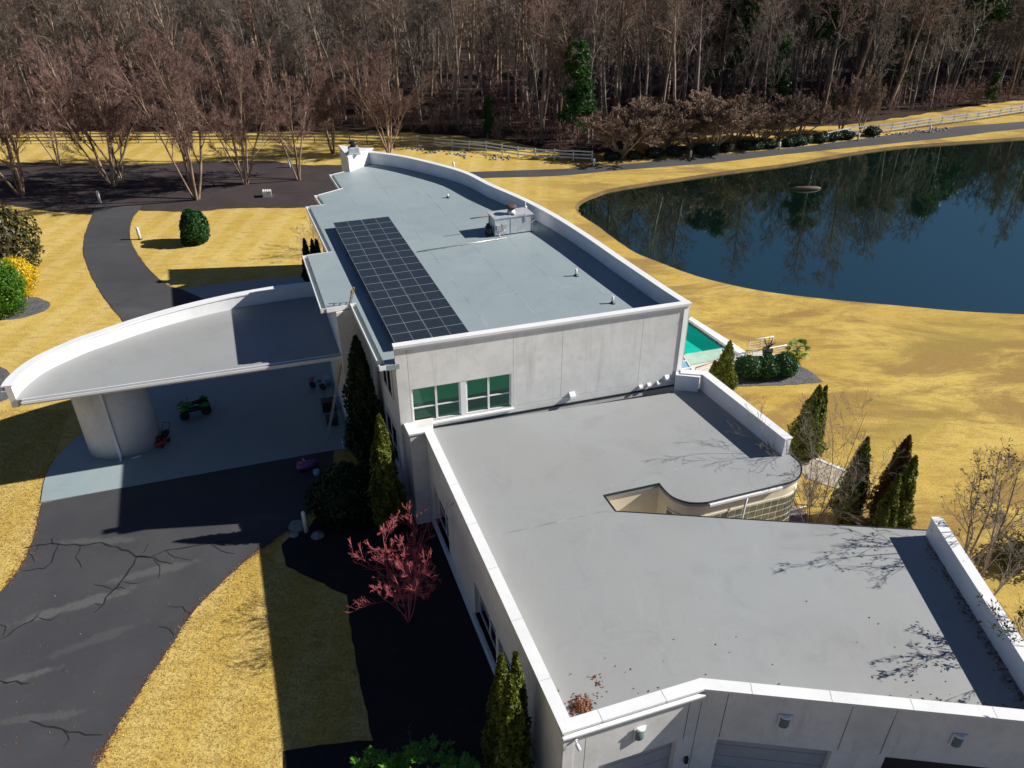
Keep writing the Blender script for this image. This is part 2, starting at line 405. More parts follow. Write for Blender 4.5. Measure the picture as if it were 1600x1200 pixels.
M['leaf_arb'] = leafmat('arborvitae_foliage', (0.075, 0.105, 0.011), (0.145, 0.165, 0.016), (0.09, 0.09, 0.011))
M['leaf_arbshade'] = leafmat('shaded_arborvitae_foliage', (0.018, 0.036, 0.012), (0.035, 0.055, 0.014), (0.025, 0.04, 0.012))  # darker copy of the arborvitae foliage, house shade put into its colour
M['leaf_shade'] = leafmat('shaded_green_leaves', (0.008, 0.026, 0.008), (0.018, 0.045, 0.012), (0.012, 0.032, 0.010))  # green leaves with the deep shade put into their colour
M['leaf_brown'] = leafmat('browning_foliage', (0.17, 0.085, 0.015), (0.10, 0.065, 0.012), (0.20, 0.10, 0.015))
M['leaf_dark'] = leafmat('dark_green_leaves', (0.012, 0.055, 0.014), (0.03, 0.10, 0.022), (0.02, 0.07, 0.015), rough=0.4)
M['leaf_green'] = leafmat('mid_green_leaves', (0.04, 0.13, 0.010), (0.09, 0.20, 0.014), (0.055, 0.14, 0.01), rough=0.4)
M['leaf_mag'] = leafmat('magnolia_leaves', (0.05, 0.055, 0.022), (0.11, 0.105, 0.045), (0.07, 0.05, 0.02), rough=0.4)
M['leaf_yellow'] = leafmat('golden_yellow_leaves', (0.62, 0.42, 0.01), (0.72, 0.52, 0.015), (0.50, 0.30, 0.008))
M['leaf_rhodo'] = leafmat('glossy_bright_leaves', (0.06, 0.20, 0.02), (0.14, 0.30, 0.05), (0.10, 0.26, 0.03), rough=0.3)
M['leaf_jun'] = leafmat('juniper_foliage', (0.012, 0.030, 0.018), (0.035, 0.055, 0.036), (0.02, 0.038, 0.02))
M['needle'] = leafmat('pine_needles', (0.018, 0.060, 0.014), (0.045, 0.115, 0.02), (0.03, 0.09, 0.018))
M['leaf_dead'] = leafmat('dead_leaves', (0.26, 0.10, 0.045), (0.14, 0.055, 0.03), (0.34, 0.15, 0.07), 0.1)
M['palm'] = leafmat('palm_fronds', (0.05, 0.16, 0.03), (0.10, 0.20, 0.03), (0.22, 0.20, 0.02))
def cellmat():
    m, nt, bs = newmat('solar_cells')
    uv = N(nt, 'ShaderNodeUVMap'); sp = N(nt, 'ShaderNodeSeparateXYZ'); nt.links.new(uv.outputs[0], sp.inputs[0])
    fx = mth(nt, 'FRACT', mth(nt, 'MULTIPLY', sp.outputs[0], 12.0)); fy = mth(nt, 'FRACT', mth(nt, 'MULTIPLY', sp.outputs[1], 6.0))
    lx = mth(nt, 'MAXIMUM', mth(nt, 'GREATER_THAN', fx, 0.90), mth(nt, 'LESS_THAN', fx, 0.05))
    ly = mth(nt, 'MAXIMUM', mth(nt, 'GREATER_THAN', fy, 0.93), mth(nt, 'LESS_THAN', fy, 0.05))
    g = mth(nt, 'MAXIMUM', lx, ly)
    oi = N(nt, 'ShaderNodeObjectInfo')
    b = mix(nt, oi.outputs['Random'], (0.008, 0.013, 0.022), (0.012, 0.018, 0.028))
    c = mix(nt, g, b, (0.07, 0.09, 0.115))
    nt.links.new(c, bs.inputs['Base Color']); bs.inputs['Roughness'].default_value = 0.16
    bs.inputs['IOR'].default_value = 1.3; return m
M['cells'] = cellmat()
def glassmat(name, tint, refl):
    m, nt, bs = newmat(name); out = nt.nodes['Material Output']
    t = N(nt, 'ShaderNodeBsdfTransparent'); t.inputs[0].default_value = (*tint, 1)
    g = N(nt, 'ShaderNodeBsdfGlossy'); g.inputs['Roughness'].default_value = 0.03
    lw = N(nt, 'ShaderNodeFresnel'); lw.inputs[0].default_value = 1.5
    ms = N(nt, 'ShaderNodeMixShader'); nt.links.new(mth(nt, 'MAXIMUM', lw.outputs[0], refl), ms.inputs[0])
    nt.links.new(t.outputs[0], ms.inputs[1]); nt.links.new(g.outputs[0], ms.inputs[2]); nt.links.new(ms.outputs[0], out.inputs[0])
    return m
M['glass'] = glassmat('tinted_window_glass', (0.25, 0.85, 0.72), 0.06)
M['blind'] = simple('teal_roller_blind', (0.08, 0.72, 0.56), 0.8, var=0.06)
M['darkglass'] = simple('dark_glass', (0.012, 0.018, 0.022), 0.06, var=0.1)
M['blockglass'] = simple('greenish_glass_block', (0.17, 0.18, 0.13), 0.12, var=0.35, scale=3)
M['mortar'] = simple('glass_block_mortar', (0.66, 0.62, 0.50), 0.85)
M['skyglass'] = simple('pale_blue_skylight_glass', (0.22, 0.42, 0.60), 0.10, var=0.1)
M['sconce'] = simple('grey_green_sconce_lens', (0.14, 0.20, 0.19), 0.3)

def sheet(name, poly, z, mat, thick=0.0, kind='structure', label=None):
    mb = MB(); mb.prism([tuple(p) for p in poly], z-thick if thick else z-0.01, z)
    o = mb.build(name, mat); tag(o, kind=kind)
    if label: o['label'] = label
    return o
# ================================================================== GROUND AND WATER
shore = [(903,328),(908,320),(930,308),(960,299),(1000,292),(1060,283),(1150,270),(1229,260),(1310,246),(1397,233),(1500,225),(1600,218),
         (1750,206),(1900,214),(2020,260),(2060,350),(2000,430),(1850,490),(1700,499),(1600,493),(1500,488),(1400,479),(1300,470),(1200,458),(1130,444),
         (1080,430),(1030,411),(990,394),(950,366),(922,346),(908,337)]
shore_w = [p for p in smoothc(px(shore+shore[:1], -0.3), 5)][:-1]
outer = [(-1500,-300),(1500,-300),(1500,2200),(-1500,2200)]
bank_top = offs(shore_w, -0.4 if sum(a.x*b.y-b.x*a.y for a, b in zip(shore_w, shore_w[1:]+shore_w[:1])) > 0 else 0.4, True)
tri = tessellate_polygon([[Vector((*p, 0)) for p in outer], [Vector((p.x, p.y, 0)) for p in bank_top]])
V = [(*p, 0.0) for p in outer]+[(p.x, p.y, 0.0) for p in bank_top]
T = []
for t in tri:
    a, b, c = (Vector(V[i]) for i in t)
    T.append(list(t) if (b-a).cross(c-a).z > 0 else list(t)[::-1])
tag(link('lawn', mesh_np('lawn', V, T, M['lawn'])), kind='structure')
nB = len(shore_w); inner = offs(shore_w, 1.6 if sum(a.x*b.y-b.x*a.y for a, b in zip(shore_w, shore_w[1:]+shore_w[:1])) > 0 else -1.6, True)
bv = [(p.x, p.y, 0.0) for p in bank_top]+[(p.x+rnd.uniform(-.15,.15), p.y+rnd.uniform(-.15,.15), -0.28) for p in shore_w]+[(p.x, p.y, -1.0) for p in inner]
bf = [[r*nB+i, r*nB+(i+1) % nB, (r+1)*nB+(i+1) % nB, (r+1)*nB+i] for r in range(2) for i in range(nB)]
mb = MB(); mb.add(bv, bf, True); o = mb.build('pond_bank', M['bank']); tag(o, kind='structure')
bm = bmesh.new(); bm.from_mesh(o.data); bmesh.ops.recalc_face_normals(bm, faces=bm.faces); bm.to_mesh(o.data); bm.free()
mb = MB(); wp = offs(shore_w, 0.5 if sum(a.x*b.y-b.x*a.y for a, b in zip(shore_w, shore_w[1:]+shore_w[:1])) > 0 else -0.5, True)
mb.prism([tuple(p) for p in shore_w], -1.2, -0.3); tag(mb.build('pond_water', M['pond']), kind='structure')

FOREST = [(-900,208),(-400,208),(0,206),(300,205),(600,205),(700,212),(800,222),(880,238),(935,240),(1000,226),(1100,212),(1200,203),(1290,196),(1350,192),(1420,180),(1500,168),(1600,157),(1800,135),(2300,100)]
fl = px(FOREST)
sheet('forest_floor', jag(fl, 0.8, 2.0)+[Vector((1400,1600)), Vector((-1400,1600))], 0.02, M['forestfloor'])
mul_top = [(-500,256),(-200,256),(0,254),(75,255),(187,257),(281,255),(336,252.5),(411,251.6),(439,254),(477,258),(533,258),(570,262)]
mul_bot = [(570,318),(505,322),(467,325),(411,325),(355,326),(300,331),(217,329),(180,331),(145,335),(75,330),(0,319),(-100,312),(-500,300)]
sheet('mulch_bed', jag(smoothc(px(mul_top), 4), .12)+jag(smoothc(px(mul_bot), 4), .12), 0.03, M['mulch'])
up_l = [(150,322),(145,335),(138,352),(131,375),(131,397),(138,420),(150,445),(170,475),(192,502),(215,545),(260,610),(300,640)]
up_r = [(500,640),(480,520),(380,490),(327,471),(285,453),(262,446),(240,428),(222,407),(210,388),(203,368),(206,345),(217,329),(222,322)]
sheet('driveway', jag(smoothc(px(up_l), 5), .04)+jag(smoothc(px(up_r), 5), .04), 0.04, M['asphalt'])
dl = [(64,787),(55,830),(40,872),(20,903),(0,925),(-100,1010),(-250,1150),(-400,1330)]
dr = [(110,1330),(150,1200),(170,1160),(215,1085),(262,1018),(300,958),(350,908),(395,868),(430,842),(470,815),(512,765),(522,700)]
near = jag(smoothc(px(dl), 5), .05, .4)+jag(smoothc(px(dr), 5), .05, .4)
drive = sheet('driveway', near, 0.034, M['asphalt'])
apron = [at(884,1146,0).xy+Vector((-.6,-.2)), at(884,1146,0).xy+Vector((30,4)), Vector((34,-8)), Vector((-2,-8)), Vector((-7,6))]
sheet('driveway', apron, 0.03, M['asphalt'])
padp = px([(64,786),(72,745),(92,712),(130,678),(200,640)])
padp = smoothc(padp, 4)+px([(260,560),(330,473),(285,453),(330,446),(400,438),(470,432),(560,430),(640,520),(640,690),(510,706)])
sheet('carport_floor', padp, 0.07, M['pad'], 0.08)
road_t = [(540,282),(640,275),(735,269),(880,264),(927,260),(995,255),(1080,246),(1127,241),(1229,232),(1340,218),(1465,201),(1600,190),(1900,165)]
road_b = [(1900,175),(1600,201),(1499,213),(1397,224),(1229,241),(1120,254),(1060,259),(1020,262),(945,268),(870,275),(765,278),(640,285),(540,292)]
sheet('far_road', smoothc(px(road_t), 3)+smoothc(px(road_b), 3), 0.03, M['asphalt'])
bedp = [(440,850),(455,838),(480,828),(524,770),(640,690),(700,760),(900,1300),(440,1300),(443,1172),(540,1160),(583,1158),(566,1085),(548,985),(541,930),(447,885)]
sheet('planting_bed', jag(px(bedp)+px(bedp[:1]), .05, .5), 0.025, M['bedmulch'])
for g in ([(-60,470),(-20,430),(20,412),(45,415),(57,424),(55,436),(46,446),(30,460),(46,464),(62,466),(77,473),(78,480),(60,490),(30,498),(0,501),(-60,510)],
          [(-60,560),(0,573),(20,590),(24,615),(0,628),(-60,640)]):
    sheet('gravel_bed', jag(smoothc(px(g+g[:1]), 3), .06, .4), 0.03, M['gravel'])
sheet('gravel_bed', jag(px([(1120,606),(1165,604),(1230,602),(1286,597),(1268,582),(1240,566),(1225,560),(1150,572),(1120,590),(1120,606)]), .06, .4), 0.03, M['gravel'])
sheet('garden_path', px([(1228,712),(1235,697),(1262,712),(1327,739),(1345,770),(1330,790),(1312,765),(1285,757),(1262,748)]), 0.05, M['path'], 0.06)
sheet('path_edging', px([(1235,696),(1262,710.5),(1327,737.5),(1331,741),(1327,741),(1262,714),(1233,699)]), 0.09, M['white'], 0.1)

# ================================================================== HOUSE
ZC, ZU, ZL, ZP, ZR = 11.75, 10.6, 6.0, 6.7, 7.15
house = empty('house', (0, 36, 0), 'large white modern house with stepped flat grey roofs and a curved parapet', 'house')
def inter(a, b, c, d):
    a, b, c, d = (Vector((p[0], p[1])) for p in (a, b, c, d)); r = b-a; s = d-c
    t = ((c-a).x*s.y-(c-a).y*s.x)/(r.x*s.y-r.y*s.x); return a+r*t
def onplane(x, y, A, B):                   # (distance along A->B, height) where the sight line meets that wall
    d = ray(x, y); e = Vector((B[0]-A[0], B[1]-A[1])); L = e.length; e /= L
    n = Vector((-e.y, e.x)); k = (n.x*A[0]+n.y*A[1])/(n.x*d[0]+n.y*d[1])
    return ((d[0]*k-A[0])*e.x+(d[1]*k-A[1])*e.y, CAM_H+d[2]*k)
C0, C1 = at(615,540,ZC).xy, at(1079.5,472,ZC).xy
U = (C1-C0).normalized(); Wd = Vector((-U.y, U.x)); FWL = (C1-C0).length
Ou = -Wd                                    # outward normal of the front wall
curve_px = [(1079.5,472),(1045,450),(1007.5,425),(970,400),(920,366),(870,335),(820,309),(770,287.5),(730,268),(680,253.7),(630,242.5),(580,235.5)]
curve = smoothc(px(curve_px, ZC), 4)
saw = px([(556,474),(510,482.5),(480.5,399),(519.5,393.7),(484.5,322.5),(508,320),(497.5,305),(535.5,294.5),(520.5,272.5),(545,267)], ZU)[::-1]
e3b = at(603,572,ZU).xy; ch1 = at(544,244.5,12.0).xy; ch2 = at(530,227,12.0).xy; ch3 = at(564,231,12.0).xy; ch0 = curve[-1]
# ---- upper roof slab
roof_poly = [C0+Wd*0.02, C1+Wd*0.02]+[p for p in offs(curve, 0.1)][1:]+[ch1]+saw+[e3b, e3b+U*0.72]
mb = MB(); mb.prism([tuple(p) for p in roof_poly], ZU-0.3, ZU); roof_up = mb.build('roof', M['roof_up'], house)
roof_up['label'] = 'upper flat grey membrane roof'
# fascia under the stepped left eave, and the wall body below it
body = [C0+Wd*0.25+U*0.02, C1+Wd*0.25-U*0.05]+offs(curve, 0.2)[1:]+[ch1+U*0.3]+[p+U*0.55-Wd*0.1 for p in saw]+[]
body = [tuple(p) for p in body]
mb = MB(); mb.prism(body, 0, ZU-0.31); mb.build('wall', M['stucco'], house)
# ---- butt joints along the metal copings
def cjoints(a, b, wd, z, step, side=1):
    d = (b-a).normalized(); n = Vector((-d.y, d.x))*side; L = (b-a).length; k = step*.6
    while k < L: q = a+d*k; mb = MB(); mb.box((q.x-n.x*.01, q.y-n.y*.01, z-.085), d.to_3d()*.025, n.to_3d()*(wd+.02), (0, 0, .089)); mb.build('coping_joint', M['galv'], house); k += step
# ---- curved parapet and coping
mb = MB(); mb.prism([tuple(p) for p in strip(curve, 0.04, 0.40)], 0, ZC-0.08); mb.build('curved_parapet', M['white'], house)
mb = MB(); mb.prism([tuple(p) for p in strip(curve, 0.0, 0.46)], ZC-0.08, ZC); mb.build('coping', M['coping'], house)
mb = MB(); mb.prism([tuple(p) for p in strip(offs(curve, 0.40), 0.0, 0.07)], ZU, ZU+0.06); mb.build('flashing', M['roof_up'], house)
# ---- wedge shaped chimney chase at the far end
chp = [ch0+U*0.1, ch1, ch2, ch3]
mb = MB(); mb.prism([tuple(p) for p in chp], 0, 11.9); ch = mb.build('chimney', M['white'], house, label='white wedge shaped chimney block at the far roof corner')
mb = MB(); mb.prism([tuple(p) for p in offs(chp, -0.06 if Vector((chp[1]-chp[0])).cross(chp[2]-chp[1]) > 0 else 0.06, True)], 11.9, 12.0); mb.build('cap', M['coping'], ch)
c = at(553,240,12.0); zt = hgt(553,240,228,12.0)
mb = MB(); mb.cbox((c.x, c.y, 12.0), 0.95, 0.8, zt*.8, 0.3); mb.cbox((c.x, c.y, 12.0), 1.15, 1.0, zt*.18, 0.3); mb.cbox((c.x, c.y, 12.0+zt*.74), 0.8, 0.66, zt*.16, 0.3); mb.build('flue', M['galv'], ch, bevel=.02)
mb = MB(); mb.lathe((c.x, c.y, 12.0+zt*.9), [(0.26,0),(0.26,.28),(0.40,.3),(0.42,.42),(0.2,.52)], 12); mb.build('flue_cap', M['darkplastic'], ch)
# ---- gutters along the saw-tooth eaves
eaves = [(saw[1], saw[2]), (saw[3], saw[4]), (saw[5], saw[6]), (saw[7], saw[8]), (saw[9], e3b)]
eaves = [(a, b) for a, b in eaves]
for a, b in eaves:
    d = (b-a).normalized(); n = Vector((d.y, -d.x))
    if n.dot(U) > 0: n = -n
    mb = MB(); z0 = ZU-0.24; zz = Vector((0, 0, 1))
    A = Vector((a.x, a.y, 0)); D = Vector((b.x-a.x, b.y-a.y, 0)); n3 = Vector((n.x, n.y, 0))
    mb.box(A+zz*z0+n3*0.02, D, n3*0.30, zz*0.03)
    mb.build('gutter_trough', M['roof_up'], house)
    mb = MB(); mb.box(A+zz*(z0-0.02)+n3*0.30, D, n3*0.06, zz*0.30)
    mb.box(A+zz*(z0-0.02), d.to_3d()*0.04, n3*0.30, zz*0.28); mb.box(A+D+zz*(z0-0.02)-d.to_3d()*0.04, d.to_3d()*0.04, n3*0.30, zz*0.28)
    mb.build('gutter', M['coping'], house)
for a, b in ((saw[8], saw[9]), (saw[6], saw[7]), (saw[4], saw[5]), (saw[2], saw[3]), (saw[0], saw[1])):
    d = (b-a).normalized(); n = Vector((d.y, -d.x)); mb = MB()
    mb.box((a.x, a.y, ZU-0.26), (b-a).to_3d(), n.to_3d()*0.05, (0, 0, 0.29)); mb.build('fascia', M['coping'], house)
# soffit under the eave overhang (front bit next to the front wall)
mb = MB(); mb.prism([tuple(p) for p in (e3b+Wd*.1, e3b+U*.9+Wd*.1, saw[9]+U*.9, saw[9]+U*0.1)], ZU-0.36, ZU-0.305); mb.build('soffit', M['white'], house)
# ---- front wall of the upper wing: separate stucco panels with open joints
def fw(s, out, z): p = C0+U*s+Ou*out; return Vector((p.x, p.y, z))
def fpanel(s0, s1, z0, z1, t=0.26, name='wall_panel', mat='stucco', o0=-0.25):
    mb = MB(); mb.box(fw(s0, o0, z0), U.to_3d()*(s1-s0), Ou.to_3d()*t, (0, 0, z1-z0)); return mb.build(name, M[mat], house)
S = lambda x, y: onplane(x, y, C0, C1)
js = [0.0, S(637,570)[0], S(802,577)[0], S(878,565)[0], S(1001,550)[0], FWL]
sJ = S(668,668)[0]; zb = ZL+0.55; zwt = S(720,596)[1]; zwb = S(720,649)[1]; zwr = S(720,629)[1]
w0, w1 = S(644,632)[0], S(799,610)[0]; wm = S(724.5,622)[0]
J = 0.016
fpanel(0, js[1]-J, 0, ZC-0.3)
fpanel(js[1], js[2]-J, zwt, ZC-0.3)
fpanel(js[1], w0, zb, zwt-0.0); fpanel(w1, js[2]-J, zb, zwt)
fpanel(w0, w1, zb, zwb-0.06)
for i in (2, 3, 4): fpanel(js[i], js[i+1]-(J if i < 4 else 0), zb+.03, ZC-0.3)
fpanel(js[1]-J, sJ, 0, zb, .25); fpanel(sJ, FWL, ZL-.3, zb, 0.27, 'base_band')
fpanel(wm-0.16, wm+0.16, zwb-0.06, zwt, 0.24, 'mullion', 'white')
fpanel(w0-.12, w1+.12, zwb-0.16, zwb-0.06, 0.42, 'window_sill', 'coping')
fpanel(sJ+.2, FWL-.2, ZL+.0, ZL+.13, 0.30, 'flashing', 'black_trim')
fpanel(-0.02, FWL-.1, ZC-0.3, ZC-0.14, 0.33, 'fascia', 'coping')
fpanel(-0.05, FWL+.0, ZC-0.14, ZC+0.01, 0.42, 'coping', 'coping')
def window(nm, org, e, n, wdt, z0, z1, ncol, rail, parent, blind=True, depth=0.10, fr=0.09, mat='white', glass='glass', label=None, back=None):
    # org: lower corner on the opening's back plane, e along, n outward
    org = Vector(org); e = Vector(e); n = Vector(n); z = Vector((0, 0, 1)); H = z1-z0
    mb = MB()
    mb.box(org, e*wdt, n*depth, z*fr); mb.box(org+z*(H-fr), e*wdt, n*depth, z*fr)
    mb.box(org+z*fr, e*fr, n*depth, z*(H-2*fr)); mb.box(org+e*(wdt-fr)+z*fr, e*fr, n*depth, z*(H-2*fr))
    cw = (wdt-fr*2-(ncol-1)*fr*1.3)/ncol
    for c in range(1, ncol): mb.box(org+e*(fr+c*cw+(c-1)*fr*1.3)+z*fr, e*fr*1.3, n*depth, z*(H-2*fr))
    zr = fr+(H-2*fr)*rail
    for c in range(ncol):
        if rail: mb.box(org+e*(fr+c*(cw+fr*1.3))+z*zr, e*cw, n*(depth*.9), z*fr*.7)
    f = mb.build('window', M[mat], parent, label=label)
    for c in range(ncol):
        x0 = fr+c*(cw+fr*1.3)
        for a, b in (((fr, zr), (zr+fr*.7, H-fr)) if rail else ((fr, H-fr),)):
            mb = MB(); mb.box(org+e*x0+z*a+n*depth*.45, e*cw, n*0.012, z*(b-a)); mb.build('pane', M[glass], f)
        if blind:
            mb = MB(); mb.box(org+e*(x0+.03)+z*(zr+fr*.7+(H-zr)*.16)+n*0.006, e*(cw-.06), n*0.012, z*((H-zr)*.84-fr*1.7)); mb.build('blind', M['blind'], f)
            mb = MB(); mb.box(org+e*x0+z*fr+n*0.001, e*cw, n*0.003, z*(H-2*fr)); mb.build('recess', M['dark_teal'], f)
    return f
M['dark_teal'] = simple('dark_teal_room', (0.012, 0.10, 0.085), 0.7, var=0.2)
for a, b, lb in ((w0, wm-.16, 'left pair of teal blinded windows'), (wm+.16, w1, 'right pair of teal blinded windows')):
    p = fw(a, -0.235, zwb-.06); window('window', p, U.to_3d(), Ou.to_3d(), b-a, zwb-.06, zwt, 2, 1-(S(720,596)[1]-zwr)/(zwt-zwb+.06), house, depth=.14, label=lb)
# hooded vents on the front wall
def hood(x, y, wd, hh, pr):
    s, z = S(x, y); mb = MB()
    c = fw(s-wd/2, 0.012, z-hh/2); e = U.to_3d(); n = Ou.to_3d()
    vs = [c, c+e*wd, c+e*wd+Vector((0,0,hh)), c+Vector((0,0,hh)), c+n*pr, c+e*wd+n*pr, c+e*wd+n*pr+Vector((0,0,hh*.55)), c+n*pr+Vector((0,0,hh*.55))]
    mb.add(vs, [[0,1,2,3],[4,7,6,5],[0,4,5,1],[1,5,6,2],[2,6,7,3],[3,7,4,0]])
    o = mb.build('wall_vent', M['coping'], house)
    mb = MB(); mb.box(c+n*.05+e*wd*.1+Vector((0,0,-.03)), e*wd*.8, n*(pr-.08), (0,0,.03)); mb.build('louvre', M['black_trim'], o)
hood(893,616,.34,.38,.28); hood(1000,603,.22,.2,.2); hood(1013,600,.22,.2,.2); hood(1028,597,.22,.2,.2); hood(1041,589,.28,.3,.26)
# windows of the shaded left wall
def side_window(A, B, s0, s1, z0, z1, ncol, rail, label=None, out=0.02):
    e = Vector((B[0]-A[0], B[1]-A[1], 0)).normalized(); n = Vector((-e.y, e.x, 0))
    if n.x > 0: n = -n
    return window('window', Vector((A[0], A[1], 0))+e*s0+n*out+Vector((0,0,z0)), e, n, s1-s0, z0, z1, ncol, rail, house, blind=False, depth=.08, glass='darkglass', label=label)
LWa, LWb = Vector(body[-1]), Vector(body[0])
LWv = (LWb-LWa)
side_window(LWa, LWb, LWv.length-3.6, LWv.length-1.2, 7.4, 9.4, 2, 0.0)
side_window(LWa, LWb, LWv.length-7.6, LWv.length-5.2, 7.4, 9.4, 2, 0.0)
side_window(LWa, LWb, LWv.length-3.8, LWv.length-1.0, 2.6, 5.4, 2, 0.4)

# ---- lower wing
J0, J1, J2 = at(631,663,ZP).xy, at(639,679.5,ZP).xy, at(663.5,675,ZP).xy
FL, FM = at(879,1146,ZP).xy, at(1101.5,1077,ZP).xy
frx = at(1600,1126.6,ZP).xy
ri0, ri1 = at(1455,808,ZR).xy, at(1600,1034,ZR).xy
rd = (ri1-ri0).normalized(); rn = Vector((-rd.y, rd.x)); rn = rn if rn.x > 0 else -rn
FR = inter(ri0+rn*.5, ri1+rn*.5, FM, frx)
BRk = at(1449,829,ZL).xy; BRo = ri0+rn*.5
notch = px([(962.5,799),(944,774),(1030,755.5)], ZL)
cv = smoothc(px([(1030,755.5),(1040,767.5),(1052.5,777.5),(1072.5,784.5),(1090,786),(1106,785)], ZL), 3)
gl = px([(1106,785),(1170,769.5),(1222,757)], ZL)+[]
arc = smoothc(px([(1222,757),(1239,752),(1250,744),(1253,733),(1249,722),(1236,711)], ZL), 4)
pa0, pa1 = at(1105,580,ZR).xy, at(1238,683,ZR).xy
pb = (C1+Ou*0.0)
bkw = inter(C0, C1, pa0, pa1)
low = [J0, J1, J2, FL, FM, FR, BRo, BRk]+notch[:2]+cv+gl[1:2]+arc+[pa1, pa0]
low_in = [C0+Wd*.3]
roofA = [tuple(p) for p in (J2+U*.12, FL+U*.2+Wd*.2, FM+Wd*.2, FR+Wd*.2-rn*.2, BRo-rn*.1, BRk)+tuple(notch[:2])+tuple(cv)+tuple(gl[1:2])+tuple(arc)+(pa1-U*.1, pa0-U*.1-Wd*.1, C0+U*(sJ-.1)+Ou*.02)]
mb = MB(); mb.prism(roofA, ZL-.25, ZL); rl = mb.build('roof', M['roof_low'], house, label='lower flat grey roof over the garage wing')
bl = [Vector(p) for p in roofA]
a_ = sum(bl[i].x*bl[(i+1) % len(bl)].y-bl[(i+1) % len(bl)].x*bl[i].y for i in range(len(bl)))
bin_ = offs(bl, 0.32 if a_ > 0 else -0.32, True)
mb = MB(); mb.prism([tuple(p) for p in bin_], 0, ZL-.26); mb.build('wall', M['stucco'], house)
# left wall shell with window openings
dL = (FL-J2).normalized(); nL = Vector((dL.y, -dL.x)); nL = nL if nL.x < 0 else -nL; LL = (FL-J2).length
def lwall(s0, s1, z0, z1, t=.4, name='wall_panel', mat='stucco', o=-.46):
    p = J2+dL*s0+nL*o; mb = MB(); mb.box((p.x, p.y, z0), dL.to_3d()*(s1-s0), nL.to_3d()*t, (0, 0, z1-z0)); return mb.build(name, M[mat], house)
Q = lambda x, y: onplane(x, y, J2-nL*.06, FL-nL*.06)
def span(a, b): return sorted((a, b))
x1a, x1b = span(Q(678,770)[0], Q(700,815)[0]); z1t = min(5.2, Q(678,759)[1]); z1b = max(0.9, z1t-2.6)
x2a, x2m, x2b = Q(741,915)[0], Q(774.5,985)[0], Q(795,1040)[0]; z2t = Q(741,908)[1]; z2b = Q(742,957)[1]
op = [(x1a, x1b, z1b, z1t), (x2a, x2m, z2b, z2t), (x2m+.35, x2b+.6, z2b, z2t)]
s_prev = 0.0
for a, b, z0, z1 in op:
    lwall(s_prev, a, 0, ZP-.12); lwall(a, b, 0, z0); lwall(a, b, z1, ZP-.12); s_prev = b
    p = J2+dL*a+nL*(-.40)
    window('window', (p.x, p.y, z0), dL.to_3d(), nL.to_3d(), b-a, z0, z1, 2, 0.45, house, blind=False, depth=.1, glass='darkglass')
    lwall(a-.1, b+.1, z0-.12, z0, .56, 'window_sill', 'white')
lwall(s_prev, LL, 0, ZP-.12)
# jog next to the upper wing
for a, b in ((J0, J1), (J1, J2)):
    d = (b-a).normalized(); n = Vector((d.y, -d.x)); n = n if n.dot(Vector((-1, -1))) > 0 else -n
mb = MB(); mb.prism([tuple(p) for p in (J0+U*.06, J1+U*.06+Wd*.06, J2+Wd*.06+U*.45, C0+U*(sJ+.35)+Wd*.1, C0+U*.06+Wd*.1)], 0, ZP-.04); mb.build('wall_pier', M['stucco'], house)
# front garage walls with door openings
def seg_wall(A, B, ops, zt, thick, names):
    e = (B-A).normalized(); n = Vector((e.y, -e.x)); n = n if n.y < 0 else -n
    def bx(s0, s1, z0, z1, t, o, name, mat):
        p = A+e*s0+n*o; mb = MB(); mb.box((p.x, p.y, z0), e.to_3d()*(s1-s0), n.to_3d()*t, (0, 0, z1-z0)); return mb.build(name, M[mat], house)
    s = 0.0; L = (B-A).length
    for (a, b, z1, kind) in ops:
        if a > s: bx(s, a, 0, zt, thick, -thick-.06, 'wall_panel', 'stucco')
        bx(a, b, z1, zt, thick, -thick-.06, 'wall_panel', 'stucco')
        if kind in ('door', 'open'):
            d = bx(a, b, 0, z1, .05, -thick-.05, 'door_or_open_bay', 'door' if kind == 'door' else 'interior_shade')  # open bay gets a black sheet, interior shade painted as its colour
            if kind == 'door':
                k = 5
                for i in range(k):
                    p = A+e*(a+.05)+n*(-thick+.0); mb = MB(); mb.box((p.x, p.y, i*z1/k+.015), e.to_3d()*(b-a-.1), n.to_3d()*.03, (0, 0, z1/k-.03)); mb.build('door_panel', M['door'], d)
        s = b
    if s < L: bx(s, L, 0, zt, thick, -thick-.06, 'wall_panel', 'stucco')
    return e, n
G = lambda x, y: onplane(x, y, FL, FM)
H2 = lambda x, y: onplane(x, y, FM, FR)
gs1, gz1 = G(1060,1159); gj = G(916,1160)[0]
eL, nF = seg_wall(FL, FM, [(gj-.015, gj+.015, ZP-.4, 'gap'), (max(gj+.5, gs1-3.4), gs1, gz1, 'door')], ZP-.2, .4, None)
ha, hz = H2(1121,1157); hb, _ = H2(1301,1176); hc, hz2 = H2(1384,1185)
LR = (FR-FM).length
eR, nR = seg_wall(FM, FR, [(ha, hb, hz, 'door'), (hc, LR-.7, hz2, 'open')], ZP-.2, .4, None)
def jointline(A, B, x, y0, y1):
    s, z = onplane(x, y0, A, B); e = (B-A).normalized(); n = Vector((e.y, -e.x)); n = n if n.y < 0 else -n
    p = A+e*s-n*.055; mb = MB(); mb.box((p.x, p.y, gz1), e.to_3d()*.02, n.to_3d()*.006, (0, 0, ZP-.2-gz1)); mb.build('wall_joint', M['black_trim'], house)
for x in (1133, 1332, 1404): jointline(FM, FR, x, 1110, 1150)
jointline(FL, FM, 1075, 1120, 1150)
